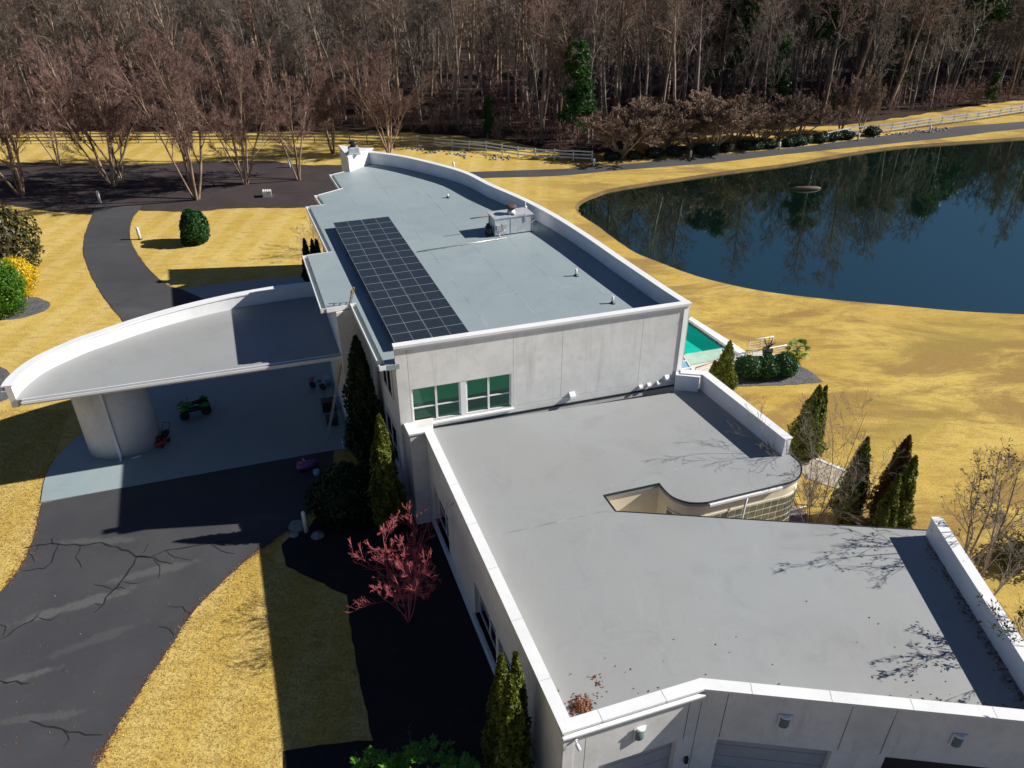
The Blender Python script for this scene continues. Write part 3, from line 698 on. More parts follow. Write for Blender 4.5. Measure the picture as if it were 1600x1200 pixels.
# copings of the lower wing
def cop(pts, wdt, z0, z1, side=1, name='coping', mat='coping', o=0.0):
    mb = MB(); mb.prism([tuple(p) for p in strip(pts, o*side, (o+wdt)*side)], z0, z1); return mb.build(name, M[mat], house)
cop([J0, J1, J2, FL, FM, FR], .50, ZP-.10, ZP, 1)
cop([J2, FL, FM, FR], .40, ZL-.1, ZP-.1, 1, 'parapet', 'stucco', .05)
cop([FL, FM], .16, ZP-.30, ZP-.22, -1, 'gutter', 'coping', -.04)
cop([J2+dL*.2, FL-dL*.05], .40, ZP-.16, ZP-.10, 1, 'fascia', 'black_trim', .03)
cjoints(J2, FL, .50, ZP, 3.1); cjoints(FL, FM, .50, ZP, 2.6); cjoints(FM, FR, .50, ZP, 2.9); cjoints(C0+Wd*.2, C1+Wd*.2, .02, ZC+.012, 3.3)
# tall parapets on the right
cop([FR, BRo], .42, 0, ZR-.08, 1, 'parapet', 'white', .04); cop([FR-(BRo-FR).normalized()*.0, BRo+(BRo-FR).normalized()*.03], .52, ZR-.08, ZR, 1, 'coping', 'coping', -.02)
cop([pa1, pa0], .42, 0, ZR-.08, 1, 'parapet', 'white', .04); cop([pa1-(pa0-pa1).normalized()*.03, pa0], .52, ZR-.08, ZR, 1, 'coping', 'coping', -.02)
cop([pa0-U*.5, C1-U*.4], .42, ZL-.2, ZR-.08, 1, 'parapet', 'white', .04); cop([pa0-U*.03, C1-U*.1], .48, ZR-.083, ZR-.003, 1, 'coping', 'coping', -.02)
# drip edge and gutter of the courtyard side
edge = [BRk]+notch[:2]+cv+gl[1:2]+arc
cop([BRk, notch[0]], .04, ZL-.07, ZL+.035, 1, 'drip_edge', 'black_trim', -.02)
cop([notch[0], notch[1]]+cv, .04, ZL-.07, ZL+.035, 1, 'drip_edge', 'black_trim', -.02)
cop([cv[-1]]+gl[1:2]+arc, .04, ZL-.06, ZL+.035, 1, 'drip_edge', 'black_trim', -.02)
cop([cv[-1]+U*.1]+gl[1:2]+arc[:1], .12, ZL-.24, ZL-.11, -1, 'gutter', 'coping', .0)
ce = [notch[0], notch[1]]+cv+gl[1:2]+arc
cop(offs(ce, 0.10), .16, 0, ZL-.26, 1, 'courtyard_wall', 'cream')
# glass block band on the curved wall
gb = offs(cv[4:]+gl[1:2]+arc, 0.06)
seg = []; acc = 0.0; bsz = .44
cum = [0.0]
for a, b in zip(gb[:-1], gb[1:]): cum.append(cum[-1]+(b-a).length)
def along(t):
    for i in range(len(gb)-1):
        if cum[i+1] >= t: k = (t-cum[i])/max(1e-6, cum[i+1]-cum[i]); return gb[i].lerp(gb[i+1], k), (gb[i+1]-gb[i]).normalized()
    return gb[-1], (gb[-1]-gb[-2]).normalized()
mb = MB(); mb.prism([tuple(p) for p in strip(gb, 0.0, .04)], .6, ZL-.95); gband = mb.build('glass_block_wall', M['mortar'], house, label='curved greenish glass block wall')
bmk = MB(); bmk.cbox((0, 0, 0), bsz-.09, .03, bsz-.09)
bme = bmk.mesh('glass_block', M['blockglass'])
ncol = int(cum[-1]/bsz)
for i in range(ncol):
    p, d = along((i+.5)*bsz)
    for r in range(6):
        z = ZL-.98-(r+1)*bsz
        o = link('glass_block', bme, gband, Vector((p.x, p.y, z))-wloc(gband)); o.rotation_euler.z = math.atan2(d.y, d.x)
p = gl[1]; mb = MB(); mb.tube([(p.x, p.y, ZL-.2), (p.x-.15, p.y-.25, ZL-.5), (p.x-.2, p.y-.16, 0.1)], .06, 8); mb.build('downspout', M['coping'], house)
# roof membrane seams (lapped strips) and the crease across the low roof
def seamline(a, b, z, wd, mat, parent_roof):
    a, b = Vector(a), Vector(b); d = (b-a).normalized(); n = Vector((-d.y, d.x))
    mb = MB(); mb.box((a.x, a.y, z), (b-a).to_3d(), n.to_3d()*wd, (0, 0, .004)); return mb.build('seam', M['seam_up' if mat == 'roof_up' else 'seam_low'], parent_roof)
for p, q in (((742,845),(945,800)), ((945,800),(962,801)), ((1012,742),(1190,712)), ((668,690),(668,691))):
    if p != q and abs(p[0]-q[0]) > 5: seamline(at(*p, ZL).xy, at(*q, ZL).xy, ZL, .10, 'roof_low', rl)
from mathutils.geometry import intersect_point_tri_2d
def inside(p, poly):
    c = False; n = len(poly)
    for i in range(n):
        a, b = poly[i], poly[(i+1) % n]
        if (a[1] > p[1]) != (b[1] > p[1]) and p[0] < (b[0]-a[0])*(p[1]-a[1])/(b[1]-a[1])+a[0]: c = not c
    return c
roof_in = [tuple(p) for p in roof_poly]
def march(a, d, poly, step=.3, mx=60):
    t = 0.0
    while t < mx and inside(a+d*(t+step), poly): t += step
    return a+d*t
wdir = (at(519.4,349,ZU)-at(610,524.3,ZU)).xy.normalized()
for sv in (3.0, 6.1, 9.3, 12.2, 14.6):
    a = C0+U*sv+Wd*.6; b = march(a, wdir, roof_in)
    b = a+wdir*max(1.0, (b-a).length-.7); seamline(a, b, ZU, .06, 'roof_up', roof_up)
for tv in (6.5, 13.5, 19.0, 25.0):
    a = C0+wdir*tv+U*(5.0 if tv < 20 else 1.5); b = march(a, U, roof_in); b = a+U*max(.5, (b-a).length-.7); seamline(a, b, ZU, .05, 'roof_up', roof_up)
# skylight between the pool terrace and the right corner of the upper wing
k0, k1, k2 = at(1066,553,5.2), at(1083,581,5.2), at(1062,588,5.2)
mb = MB(); mb.prism([tuple(k0.xy), tuple(k1.xy), tuple(k2.xy)], 4.9, 5.2); sk = mb.build('skylight', M['skyglass'], house, label='pale blue triangular skylight')
for a, b in ((k0, k1), (k0.lerp(k2, .35), k0.lerp(k1, .42)), (k0.lerp(k2, .7), k0.lerp(k1, .8))):
    mb = MB(); mb.tube([a+Vector((0,0,.03)), b+Vector((0,0,.03))], .05, 4); mb.build('glazing_bar', M['coping'], sk)

# wall lights, camera, keypad (fixed to the house)
def sconce(A, B, x, y, ht=.62):
    s, z = onplane(x, y, A, B); e = (B-A).normalized(); n = Vector((e.y, -e.x)); n = n if n.y < 0 else -n
    p = A+e*s-n*.05; rz = math.atan2(e.y, e.x)
    mb = MB(); mb.lathe((p.x, p.y, z-ht/2), [(.19,0),(.20,.03),(.20,ht-.06)], 16, sy=.8, rz=rz); o = mb.build('wall_light', M['sconce'], house)
    mb = MB(); mb.lathe((p.x, p.y, z+ht/2-.06), [(.215,0),(.22,.06),(.12,.09)], 16, sy=.85, rz=rz); mb.build('light_cap', M['white'], o)
    mb = MB(); q = p+n*.03-e*.26; mb.box((q.x, q.y, z-ht/2-.02), e.to_3d()*.52, n.to_3d()*.02, (0,0,ht+.06)); mb.build('back_plate', M['white'], o)
sconce(FL, FM, 1000, 1146); sconce(FM, FR, 1226, 1127); sconce(FM, FR, 1497, 1157)
s, z = G(899,1158); p = FL+(FM-FL).normalized()*s
mb = MB(); mb.lathe((p.x, p.y, z+.1), [(.07,0),(.07,.06)], 10, ax=(nF.x, nF.y, 0)); mb.tube([(p.x, p.y, z+.1), (p.x+nF.x*.16, p.y+nF.y*.16, z+.06)], .025, 6)
mb.lathe((p.x+nF.x*.10, p.y+nF.y*.10, z-.02), [(.06,0),(.075,.05),(.075,.22),(.05,.26)], 10, ax=(nF.x*.9+.2, nF.y*.9, -.35)); mb.build('security_camera', M['white'], house, label='small white security camera on the garage wall')
s, z = H2(1072,1187); 
p = FL+(FM-FL).normalized()*G(1072,1187)[0]; mb = MB(); mb.cbox((p.x+nF.x*.0, p.y+nF.y*.0, G(1072,1187)[1]-.2), .14, .14, .36, math.atan2(eL.y, eL.x)); mb.build('keypad', M['darkplastic'], house)

# ================================================================== CARPORT
CZ = 7.0
cp_base = px([(25,624),(33,612),(45,600),(60,588),(78,577),(100,566.5),(135,551),(175,537),(212,524),(250,512),(300,498),(345,487),(385,478.5),(440,469),(500,461.5),(560,453)], CZ)
cp_front = px([(25,625.5),(530,553),(600,543)], CZ)
cpt = empty('carport', (at(190,700,0).x, at(190,700,0).y, 0), 'curved white carport roof on a thick rounded column, joined to the house', 'carport')
crv = smoothc(cp_base, 3)
poly = [tuple(p) for p in [cp_front[0], cp_front[1]-Vector((.0,.0)), cp_front[1]+Wd*0.1]+crv[::-1][9:]]
endp = inter(LWa, LWb, cp_front[0], cp_front[1])
mb = MB(); mb.prism([tuple(p) for p in [cp_front[0], endp]+[inter(LWa, LWb, crv[-8], crv[-4])]+[p for p in crv[::-1] if (p-LWa).dot(Vector((LWv.y, -LWv.x)).normalized()) < -0.1 or True][10:]], CZ-.4, CZ)
mb.build('roof', M['roof_low'], cpt)
crv2 = [p for p in crv if p.x < inter(LWa, LWb, crv[-8], crv[-4]).x+.2]
PH = 0.95
mb = MB(); mb.prism([tuple(p) for p in strip(crv2, 0.0, .36)], CZ-.55, CZ+PH-.08); mb.build('curved_parapet', M['white'], cpt)
mb = MB(); mb.prism([tuple(p) for p in strip(crv2, -.06, .55)], CZ+PH-.08, CZ+PH); mb.build('coping', M['coping'], cpt)
mb = MB(); mb.prism([tuple(p) for p in strip(crv2, .36, .62)], CZ+PH-.40, CZ+PH-.32); mb.build('lower_ledge', M['coping'], cpt)
d = (endp-cp_front[0]).normalized(); n = Vector((d.y, -d.x)); a0 = cp_front[0]+d*.3
mb = MB(); mb.box((a0.x, a0.y, CZ-.4), ((endp-a0)).to_3d(), n.to_3d()*.05, (0,0,.43)); mb.box((a0.x+n.x*.05, a0.y+n.y*.05, CZ-.16), (endp-a0).to_3d(), n.to_3d()*.24, (0,0,.02)); mb.box((a0.x+n.x*.27, a0.y+n.y*.27, CZ-.16), (endp-a0).to_3d(), n.to_3d()*.04, (0,0,.15)); mb.build('gutter', M['coping'], cpt)
mb = MB(); a1 = a0+n*.052; mb.box((a1.x, a1.y, CZ-.135), (endp-a0).to_3d(), n.to_3d()*.215, (0,0,.004)); mb.build('gutter_trough', M['black_trim'], cpt)
cb = at(198,697,0); rzc = math.atan2(d.y, d.x)
mb = MB(); mb.lathe((cb.x, cb.y, .07), [(1,0),(1,CZ-.45)], 40, sx=2.30, sy=1.45, rz=rzc); mb.build('column', M['stucco'], cpt)
q = at(190,716,0.07); mb = MB(); mb.box((q.x-.08, q.y-.10, .35), (.16,.05,0), (-.05,.14,0), (0,0,CZ-.7)); mb.build('downspout', M['white'], cpt)
mb = MB(); mb.box((q.x-.08, q.y-.12, .1), (.17,.05,0), (-.05,.16,0), (0,0,.3)); mb.tube([(q.x, q.y, .2),(q.x+.1, q.y-.35, .1)], .08, 8); mb.build('downspout_outlet', M['coping'], cpt)
# ================================================================== ROOF EQUIPMENT
zA = ZU+0.42
aTL, aTR, aBL = at(520.3,349,zA), at(607.5,339,zA), at(610,524.3,zA)
e1 = (aTR-aTL); e2 = (aBL-aTL)/16.0
arr = empty('solar_array', (aTL.x, aTL.y, ZU), 'long dark solar panel array standing on the upper grey roof', 'solar array')
half = e1/2; gap = half.normalized()*0.03
fm = MB(); hw = half-gap; g2 = e2.normalized()*.012; h2 = e2-g2
ex, ey = hw.normalized(), h2.normalized(); zv = Vector((0, 0, .05)); b = .018
fm.box((0,0,0), hw, ey*b, zv); fm.box(h2-ey*b, hw, ey*b, zv); fm.box(ey*b, ex*b, h2-ey*2*b, zv); fm.box(hw-ex*b+ey*b, ex*b, h2-ey*2*b, zv)
fm.box(hw*.5-ex*.012+ey*b, ex*.024, h2-ey*2*b, zv*.96); fm.box(ey*b+ex*b, hw-ex*2*b, h2-ey*2*b, Vector((0,0,.02)))
M['panel_frame'] = simple('grey_panel_frame', (0.34, 0.36, 0.38), 0.45, metal=0.3)
fme = fm.mesh('solar_panel', M['panel_frame'])
cx = hw.length*.5-b-.012; cy = h2.length-2*b
cm = bpy.data.meshes.new('cell_grid')
c0 = Vector((0,0,.044)); vv = [c0, c0+ex*cx, c0+ex*cx+ey*cy, c0+ey*cy]; lo = [p-Vector((0,0,.02)) for p in vv]
cm.from_pydata([tuple(p) for p in vv+lo], [], [[3,2,1,0],[4,5,6,7]]+[[i,(i+1)%4,4+(i+1)%4,4+i] for i in range(4)]); cm.materials.append(M['cells'])
uvl = cm.uv_layers.new(name='UVMap'); uvs = {0:(0,0),1:(1,0),2:(1,1),3:(0,1)}
for li, l in enumerate(cm.loops): uvl.data[li].uv = uvs.get(l.vertex_index, (0.5, .5))
for r in range(17):
    for c in range(2):
        p = aTL+e2*r+half*c+gap*.5
        o = link('solar_panel', fme, arr, p-wloc(arr))
        for k in range(2): link('cell_grid', cm, o, ex*(b+k*(cx+.024))+ey*b)
for c in range(5):
    a = aTL+e1*(.06+.22*c)-Vector((0,0,.06)); mb = MB(); mb.box(a, e2*17, ex*.05, (0,0,.05)); rl_ = mb.build('mounting_rail', M['alu'], arr)
for r in range(0, 18, 4):
    for c in range(3):
        p = aTL+e2*min(r, 16.9)+e1*(.08+.42*c); mb = MB(); mb.cbox((p.x, p.y, ZU), .10, .10, .36); mb.cbox((p.x, p.y, ZU), .35, .35, .04); mb.build('rail_foot', M['alu'], arr)
# ---- roof air unit
u0, u1 = at(773,370,ZU), at(832,362,ZU); ue = (u1-u0); ue.z = 0; ul = ue.length; ue.normalize(); un = Vector((-ue.y, ue.x, 0)); uh = 1.42; ud = 1.5
hv = empty('rooftop_unit', (u0.x, u0.y, ZU), 'galvanised metal air handling box with a dark mushroom vent on the upper roof', 'roof air unit')
Z3 = Vector((0,0,1))
mb = MB(); mb.box(u0+Z3*.08, ue*ul, un*ud, Z3*(uh-.16)); mb.build('cabinet', M['galv'], hv, bevel=.02)
mb = MB(); mb.box(u0-ue*.05-un*.05+Z3*(uh-.08), ue*(ul+.1), un*(ud+.1), Z3*.08); mb.build('lid', M['galv'], hv)
mb = MB(); mb.box(u0+ue*.1+un*.1, ue*(ul-.2), un*(ud-.2), Z3*.08); mb.build('curb', M['black_trim'], hv)
cpos = u0+ue*(ul*.50)+un*.55+Z3*uh
mb = MB(); mb.lathe(cpos, [(.30,0),(.30,.22),(.27,.23),(.27,.50)], 16); mb.build('vent_stack', M['galv'], hv)
mb = MB(); mb.lathe(cpos+Z3*.36, [(.29,0),(.29,.14)], 16); mb.build('stack_band', M['rust'], hv)
mb = MB(); mb.lathe(cpos+Z3*.50, [(.38,0),(.42,.05),(.40,.11),(.18,.17)], 18); mb.build('vent_cap', M['rust'], hv)
ap = u0+ue*(ul*.80)+un*-.04
mb = MB(); mb.tube([ap+Z3*.9, ap+Z3*(uh+.95)], .03, 6); mb.lathe(ap+Z3*(uh+.52), [(.04,0),(.12,.03),(.12,.12),(.04,.16)], 10); mb.build('antenna', M['coping'], hv)
mb = MB(); fx = u0-ue*.34+un*.45; mb.lathe(fx+Z3*.05, [(.20,0),(.26,.1),(.26,.62),(.16,.74),(.14,.86)], 12); mb.lathe(fx+Z3*.3-un*.3, [(.13,0),(.13,.3)], 10); mb.build('fan_motor', M['darkplastic'], hv)
mb = MB(); mb.box(u0+ue*.12-un*.16+Z3*.45, ue*.36, un*.16, Z3*.42); mb.box(u0+ue*.55-un*.14+Z3*.55, ue*.34, un*.14, Z3*.36); mb.build('switch_box', M['alu'], hv)
mb = MB(); mb.tube([u0+ue*.3-un*.1+Z3*.45, u0+ue*.3-un*.12+Z3*.1, u0+ue*.4-un*.3+Z3*.06], .03, 6); mb.tube([u0+ue*.72-un*.1+Z3*.55, u0+ue*.72-un*.12+Z3*.05], .025, 6); mb.build('conduit', M['alu'], hv)
for k in range(3):
    a = u0+ue*(ul*(.62+.1*k))-un*.006+Z3*(.25+.12*k); mb = MB(); mb.box(a, ue*.75+Z3*.42, -un*.03, (Z3*.9-ue*.45).normalized()*.06); mb.build('stiffener', M['galv'], hv)
mb = MB(); mb.box(u0-un*.004+ue*(ul*.42)+Z3*.1, ue*.03, -un*.02, Z3*(uh-.2)); mb.box(u0-un*.004+ue*.02+Z3*.1, ue*.03, -un*.02, Z3*(uh-.2)); mb.box(u0-un*.004+ue*(ul-.05)+Z3*.1, ue*.03, -un*.02, Z3*(uh-.2)); mb.build('panel_joint', M['alu'], hv)
pp = u0-ue*.08+un*.9; mb = MB(); mb.tube([pp+Z3*.02, pp+Z3*1.28, pp+Z3*1.32-ue*.1, pp+Z3*1.30-ue*1.5], .04, 6); mb.build('drain_pipe', M['copper'], hv)
# conduit run across the roof
ca, cb_ = at(652,394.5,ZU), at(792,372.5,ZU); mb = MB(); mb.tube([ca+Z3*.05, ca.lerp(cb_, .5)+Z3*.05+wdir.to_3d()*.05, cb_+Z3*.05], .035, 6)
for k in range(5): q = ca.lerp(cb_, .1+.2*k); mb.cbox((q.x, q.y, ZU), .12, .2, .03)
tag(mb.build('roof_conduit', M['alu']), 'thin metal conduit lying on the upper roof between the solar array and the air unit', 'conduit')
for (x, y, yt, lb) in ((700,309,303.5,'smallest vent pipe, alone on the far part of the upper roof'), (900,431,420,'thin white vent pipe in the middle of the upper roof, left of the curved parapet'), (957,474,462.5,'thin white vent pipe near the front right corner of the upper roof')):
    p = at(x, y, ZU); h = hgt(x, y, yt, ZU); v = empty('vent_pipe', tuple(p), lb, 'vent pipe', 'vent pipes on the upper roof')
    mb = MB(); mb.lathe(p, [(.20,0),(.13,.06),(.09,.14)], 10); mb.build('boot', M['black_trim'], v)
    mb = MB(); mb.lathe(p, [(.075,.1),(.075,h),(.05,h),(.05,h-.1)], 10); mb.build('pipe', M['post'], v)
# ---- ladder leaning against the eave
lt, lbm = at(555,452,ZU+1.0), at(513,684,0.07)
lad = empty('ladder', tuple(lbm), 'aluminium extension ladder leaning against the upper roof eave beside the carport', 'ladder')
ax = (lt-lbm); Ln = ax.length; ax.normalize(); sx_ = Vector((ax.y, -ax.x, 0)).normalized(); sx_ = sx_ if sx_.x > 0 else -sx_; nz = ax.cross(sx_).normalized(); nz = nz if nz.z > 0 else -nz
for sgn in (-1, 1):
    mb = MB(); mb.box(lbm+sx_*(sgn*.23-.02), sx_*.04, nz*.09, ax*(Ln*.62)); mb.build('rail', M['alu'], lad)
    mb = MB(); mb.box(lbm+sx_*(sgn*.19-.02)+nz*.10+ax*Ln*.40, sx_*.04, nz*.09, ax*(Ln*.60)); mb.build('rail', M['alu'], lad)
    mb = MB(); mb.box(lbm+sx_*(sgn*.19-.03)+nz*.09+ax*(Ln-.2), sx_*.06, nz*.12, ax*.2); mb.box(lbm+sx_*(sgn*.19-.03)+nz*.09+ax*(Ln*.86), sx_*.06, nz*.12, ax*.14); mb.build('rubber_tip', M['gold'], lad)
rb = MB(); rb.tube([-sx_*.21, sx_*.21], .02, 6); rme = rb.mesh('rung', M['alu'])
k = 0
while .3+k*.3 < Ln-.15:
    t = .3+k*.3; link('rung', rme, lad, ax*t+nz*(.045 if t < Ln*.62 else .145)); k += 1

# ================================================================== POOL SIDE
pq = lambda x, y, z=.5: at(x, y, z).xy
deckp = px([(1040,470),(1079,497),(1141,536),(1167,555),(1152,574),(1128,600),(1060,596),(1030,560)], .5)
tag(sheet('pool_terrace', deckp, .42, M['deck'], .5), kind='structure')
pool = empty('swimming_pool', tuple(at(1095,535,.5)), 'turquoise swimming pool half hidden behind the right corner of the house', 'swimming pool')
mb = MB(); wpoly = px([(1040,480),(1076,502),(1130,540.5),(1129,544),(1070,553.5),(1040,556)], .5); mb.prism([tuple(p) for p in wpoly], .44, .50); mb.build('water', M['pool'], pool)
M['pool_lit'] = watermat('lit_shallow_pool_water', (0.01, 0.50, 0.38), 0.08, 0.05, 2.0, True)
mb = MB(); mb.prism([tuple(p) for p in px([(1040,505),(1072,531),(1098,548.4),(1070,553),(1040,556)], .505)], .44, .505); mb.build('lit_shallow_water', M['pool_lit'], pool)  # sunlit shallow floor painted as a brighter water colour
mb = MB(); mb.prism([tuple(p) for p in px([(1070,553.8),(1129,544.2),(1122,562),(1076,570.5),(1060,572)], .5)], .43, .54); mb.build('shallow_shelf', M['shelf'], pool)
mb = MB(); mb.prism([tuple(p) for p in px([(1079.5,496),(1141,534.5),(1167,552.5),(1160,557),(1131,538.5),(1076,500.5)], .62)], .0, .72); mb.build('coping', M['coping'], pool)
mb = MB(); mb.prism([tuple(p) for p in px([(1131,541),(1146,553),(1138,556),(1129,545)], .5)], .43, .515); mb.build('overflow_channel', M['skyglass'], pool)
def rail(name, a, b, h, zb_, label, npost=3, mat='coping', wires=4):
    a = Vector((a.x, a.y, zb_)); b = Vector((b.x, b.y, zb_)); t = empty(name, tuple(a), label, 'railing', 'railings by the pool')
    mb = MB(); mb.tube([a+Z3*h, b+Z3*h], .045, 8); mb.build('handrail', M[mat], t)
    for i in range(npost):
        p = a.lerp(b, i/(npost-1)); mb = MB(); mb.tube([p, p+Z3*h], .03, 6); mb.build('post', M[mat], t)
    for i in range(wires):
        z = h*(i+1)/(wires+1); mb = MB(); mb.tube([a+Z3*z, b+Z3*z], .012, 4, False); mb.build('cable', M[mat], t)
rail('railing', at(1169,551,0), at(1205,545.5,0), 1.15, .05, 'far white cable railing behind the potted plant by the pool steps', 3)
rail('railing', at(1146,574,0), at(1225,559,0), 1.15, .05, 'near white cable railing in front of the potted plant, between hedge and palm', 4)
rail('railing', at(1085,589,.5), at(1118,578,.5), .9, .42, 'low railing with two copper posts next to the skylight', 2, 'copper', 3)
p = at(1196,565,0); urn = empty('planter_urn', tuple(p), 'tall dark urn holding a dried brown plant between the pool railings', 'planter')
mb = MB(); mb.lathe(p, [(.26,0),(.22,.08),(.36,.7),(.44,1.1),(.42,1.18),(.36,1.15)], 14); mb.build('pot', M['darkplastic'], urn)
# steps by the pool
for k in range(3):
    mb = MB(); q = at(1180,566,0).lerp(at(1212,572,0), k*.45); mb.box((q.x, q.y, 0), U.to_3d()*1.6, Wd.to_3d()*.9, (0,0,.36-.12*k)); tag(mb.build('terrace_step', M['deck']), kind='structure')

# ================================================================== BOLLARDS, BOX, LOG, PIPES
for (x, y, yt, lb) in ((479,832,799,'white round topped bollard in the shade beside the garage wing bush'),
    (157,318,298,'white bollard leaning in the dark mulch at the end of the driveway'),
    (219,374,355,'white bollard on the lawn where the upper driveway bends'),
    (453,262,248.5,'white bollard at the far edge of the mulch behind a multi stem tree'),
    (709,263.5,252.5,'white bollard on the lawn behind the curved parapet'),
    (928,259.5,247,'white bollard at the left end of the crepe myrtle row'),
    (1079,246.5,234.5,'white bollard at the road under the middle of the crepe myrtle row'),
    (1217,233.5,221.5,'white bollard at the road near the right end of the crepe myrtle row'),
    (1340,220,208.5,'white bollard by the road in front of the two upright bare shrubs'),
    (1452,207.5,196,'white bollard by the road under the right hand fence')):
    p = at(x, y, 0); h = hgt(x, y, yt); r = .13 if y > 700 else .16
    t = empty('bollard_light', tuple(p), lb, 'bollard', 'white bollards along the drive'); t.rotation_euler = (R(rnd.uniform(-2,2)), R(rnd.uniform(-3,1)), 0)
    mb = MB(); mb.lathe(p, [(r,0),(r,h-.2),(r*.9,h-.1),(r*.6,h-.03),(r*.2,h)], 14); mb.build('post', M['post'], t)
    mb = MB(); mb.lathe(p, [(r*1.5,0),(r*1.5,.06),(r*1.02,.08)], 14); mb.build('base', M['rubber'], t)
p = at(418,307,0); t = empty('utility_box', tuple(p), 'small white slatted metal box standing on the dark mulch', 'utility box')
mb = MB(); mb.cbox(p, 1.1, .9, .75, .25); mb.build('cabinet', M['alu'], t, bevel=.03)
for k in range(4): mb = MB(); mb.cbox((p.x-.42+.28*k, p.y, .75), .17, .84, .05, .25); mb.build('top_slat', M['white'], t)
p = at(1255,296,-.3); mb = MB(); mb.tube([p+Vector((-1.9,.2,-.05)), p+Vector((-.8,0,.12)), p+Vector((.6,0,.15)), p+Vector((1.7,.1,.1)), p+Vector((2.3,.3,.02))], [.08,.24,.30,.28,.15], 10)
for v in mb.v: v += Vector((rnd.uniform(-.05,.05), rnd.uniform(-.05,.05), rnd.uniform(-.05,.05)))
tag(mb.build('floating_log', M['log']), 'brown log floating near the far shore of the pond', 'log')
for i, (x, y, ang, Lg) in enumerate(((1242,797,.3,1.6), (1246,806,.1,1.2), (1238,788,1.2,1.1))):
    p = at(x, y, 0); mb = MB(); mb.cbox((p.x, p.y, .03+.06*i), Lg, .12, .09, ang); tag(mb.build('gutter_offcut', M['coping'], bevel=.01), ('longest pale pipe offcut lying beside the curved glass block wall', 'pale pipe offcut nearest the purple mat', 'short pale pipe offcut touching the foot of the glass block wall')[i], 'pipe offcut', 'pipe offcuts by the courtyard')
p = at(1238,812,0); mb = MB(); mb.cbox((p.x, p.y, .02), 2.0, 1.3, .05, .2); mb.cbox((p.x+.1, p.y+.1, .07), 1.7, 1.0, .03, .25); tag(mb.build('ground_mat', M['purple_mat'], bevel=.02), 'dark purple mat on the ground below the glass block wall', 'mat')
# stones near the near bollard
for i, (x, y, s) in enumerate(((466,824,.55), (497,838,.4), (460,836,.3))):
    p = at(x, y, 0); bm = bmesh.new(); bmesh.ops.create_icosphere(bm, subdivisions=2, radius=s)
    for v in bm.verts: v.co *= rnd.uniform(.82, 1.1); v.co.z *= .5
    me = bpy.data.meshes.new('garden_stone'); bm.to_mesh(me); bm.free(); me.materials.append(M['rock']); o = link('garden_stone', me, None, (p.x, p.y, s*.2))
    tag(o, ('largest pale stone beside the shaded bollard', 'flat pale stone between the bollard and the bush', 'smallest pale stone at the driveway edge by the bollard')[i], 'stone', 'stones by the shaded bollard')

# ================================================================== THINGS UNDER THE CARPORT
def wheel(parent, c, axis, r, wd, rim='galv'):
    mb = MB(); prof = [(r*.62,-wd/2),(r*.9,-wd/2),(r,-wd*.3),(r,wd*.3),(r*.9,wd/2),(r*.62,wd/2)]
    mb.lathe(c, prof, 18, ax=axis); t = mb.build('wheel', M['rubber'], parent)
    mb = MB(); mb.lathe(c, [(r*.6,-wd*.35),(r*.3,-wd*.2),(r*.12,-wd*.45),(r*.12,wd*.45),(r*.3,wd*.2),(r*.6,wd*.35)], 14, ax=axis); mb.build('rim', M[rim], t)
def xf(c, ang): ca, sa = math.cos(ang), math.sin(ang); return lambda x, y, z: Vector((c.x+x*ca-y*sa, c.y+x*sa+y*ca, c.z+z))
p = at(306,646,.07); atv = empty('quad_bike', tuple(p), 'green and black quad bike parked in the shade under the carport', 'quad bike'); X = xf(p, R(-152))
d_ = (X(0,1,0)-X(0,0,0))
for sx2, sy2, r in ((.62,.42,.27),(.62,-.42,.27),(-.58,.40,.29),(-.58,-.40,.29)): wheel(atv, X(sx2*1.25, sy2*1.25, r*1.25), d_, r*1.25, .28)
mb = MB(); mb.tube([X(-.8,0,.5),X(-.3,0,.42),X(.3,0,.42),X(.8,0,.55)], [.14,.2,.2,.12], 8); mb.tube([X(.77,.5,.34),X(.77,-.5,.34)], .04, 6); mb.tube([X(-.72,.5,.36),X(-.72,-.5,.36)], .05, 6); mb.build('chassis', M['darkplastic'], atv)
mb = MB(); mb.tube([X(.98,0,.62),X(.7,0,.86),X(.25,0,.92),X(-.05,0,.80)], [.12,.24,.20,.12], 10)
for sy2 in (-1, 1):
    mb.tube([X(1.05,.45*sy2,.72),X(.75,.5*sy2,.84),X(.42,.42*sy2,.72)], [.10,.20,.08], 8); mb.tube([X(-.35,.42*sy2,.74),X(-.72,.5*sy2,.88),X(-1.05,.46*sy2,.74)], [.08,.20,.12], 8)
mb.build('bodywork', M['green'], atv)
mb = MB(); mb.tube([X(.12,0,.92),X(-.3,0,.92),X(-.75,0,.98)], [.12,.17,.13], 10); mb.build('seat', M['rubber'], atv)
mb = MB(); mb.tube([X(.55,0,.8),X(.38,0,1.15)], .035, 6); mb.tube([X(.26,.46,1.24),X(.38,.2,1.17),X(.38,-.2,1.17),X(.26,-.46,1.24)], .025, 6); mb.build('handlebar', M['darkplastic'], atv)
mb = MB(); mb.tube([X(.98,.3,.95),X(1.1,.3,.8),X(1.1,-.3,.8),X(.98,-.3,.95)], .02, 5); mb.build('front_rack', M['darkplastic'], atv)
for sy2 in (-.2, .2): mb = MB(); mb.lathe(X(1.02,sy2,.7), [(.07,-.05),(.08,.02),(.05,.05)], 10, ax=(X(1,0,0)-X(0,0,0))); mb.build('headlight', M['coping'], atv)
p = at(252,694,.07); mow = empty('lawn_mower', tuple(p), 'red push lawn mower parked against the carport column', 'lawn mower'); X = xf(p, R(-100)); d_ = X(0,1,0)-X(0,0,0)
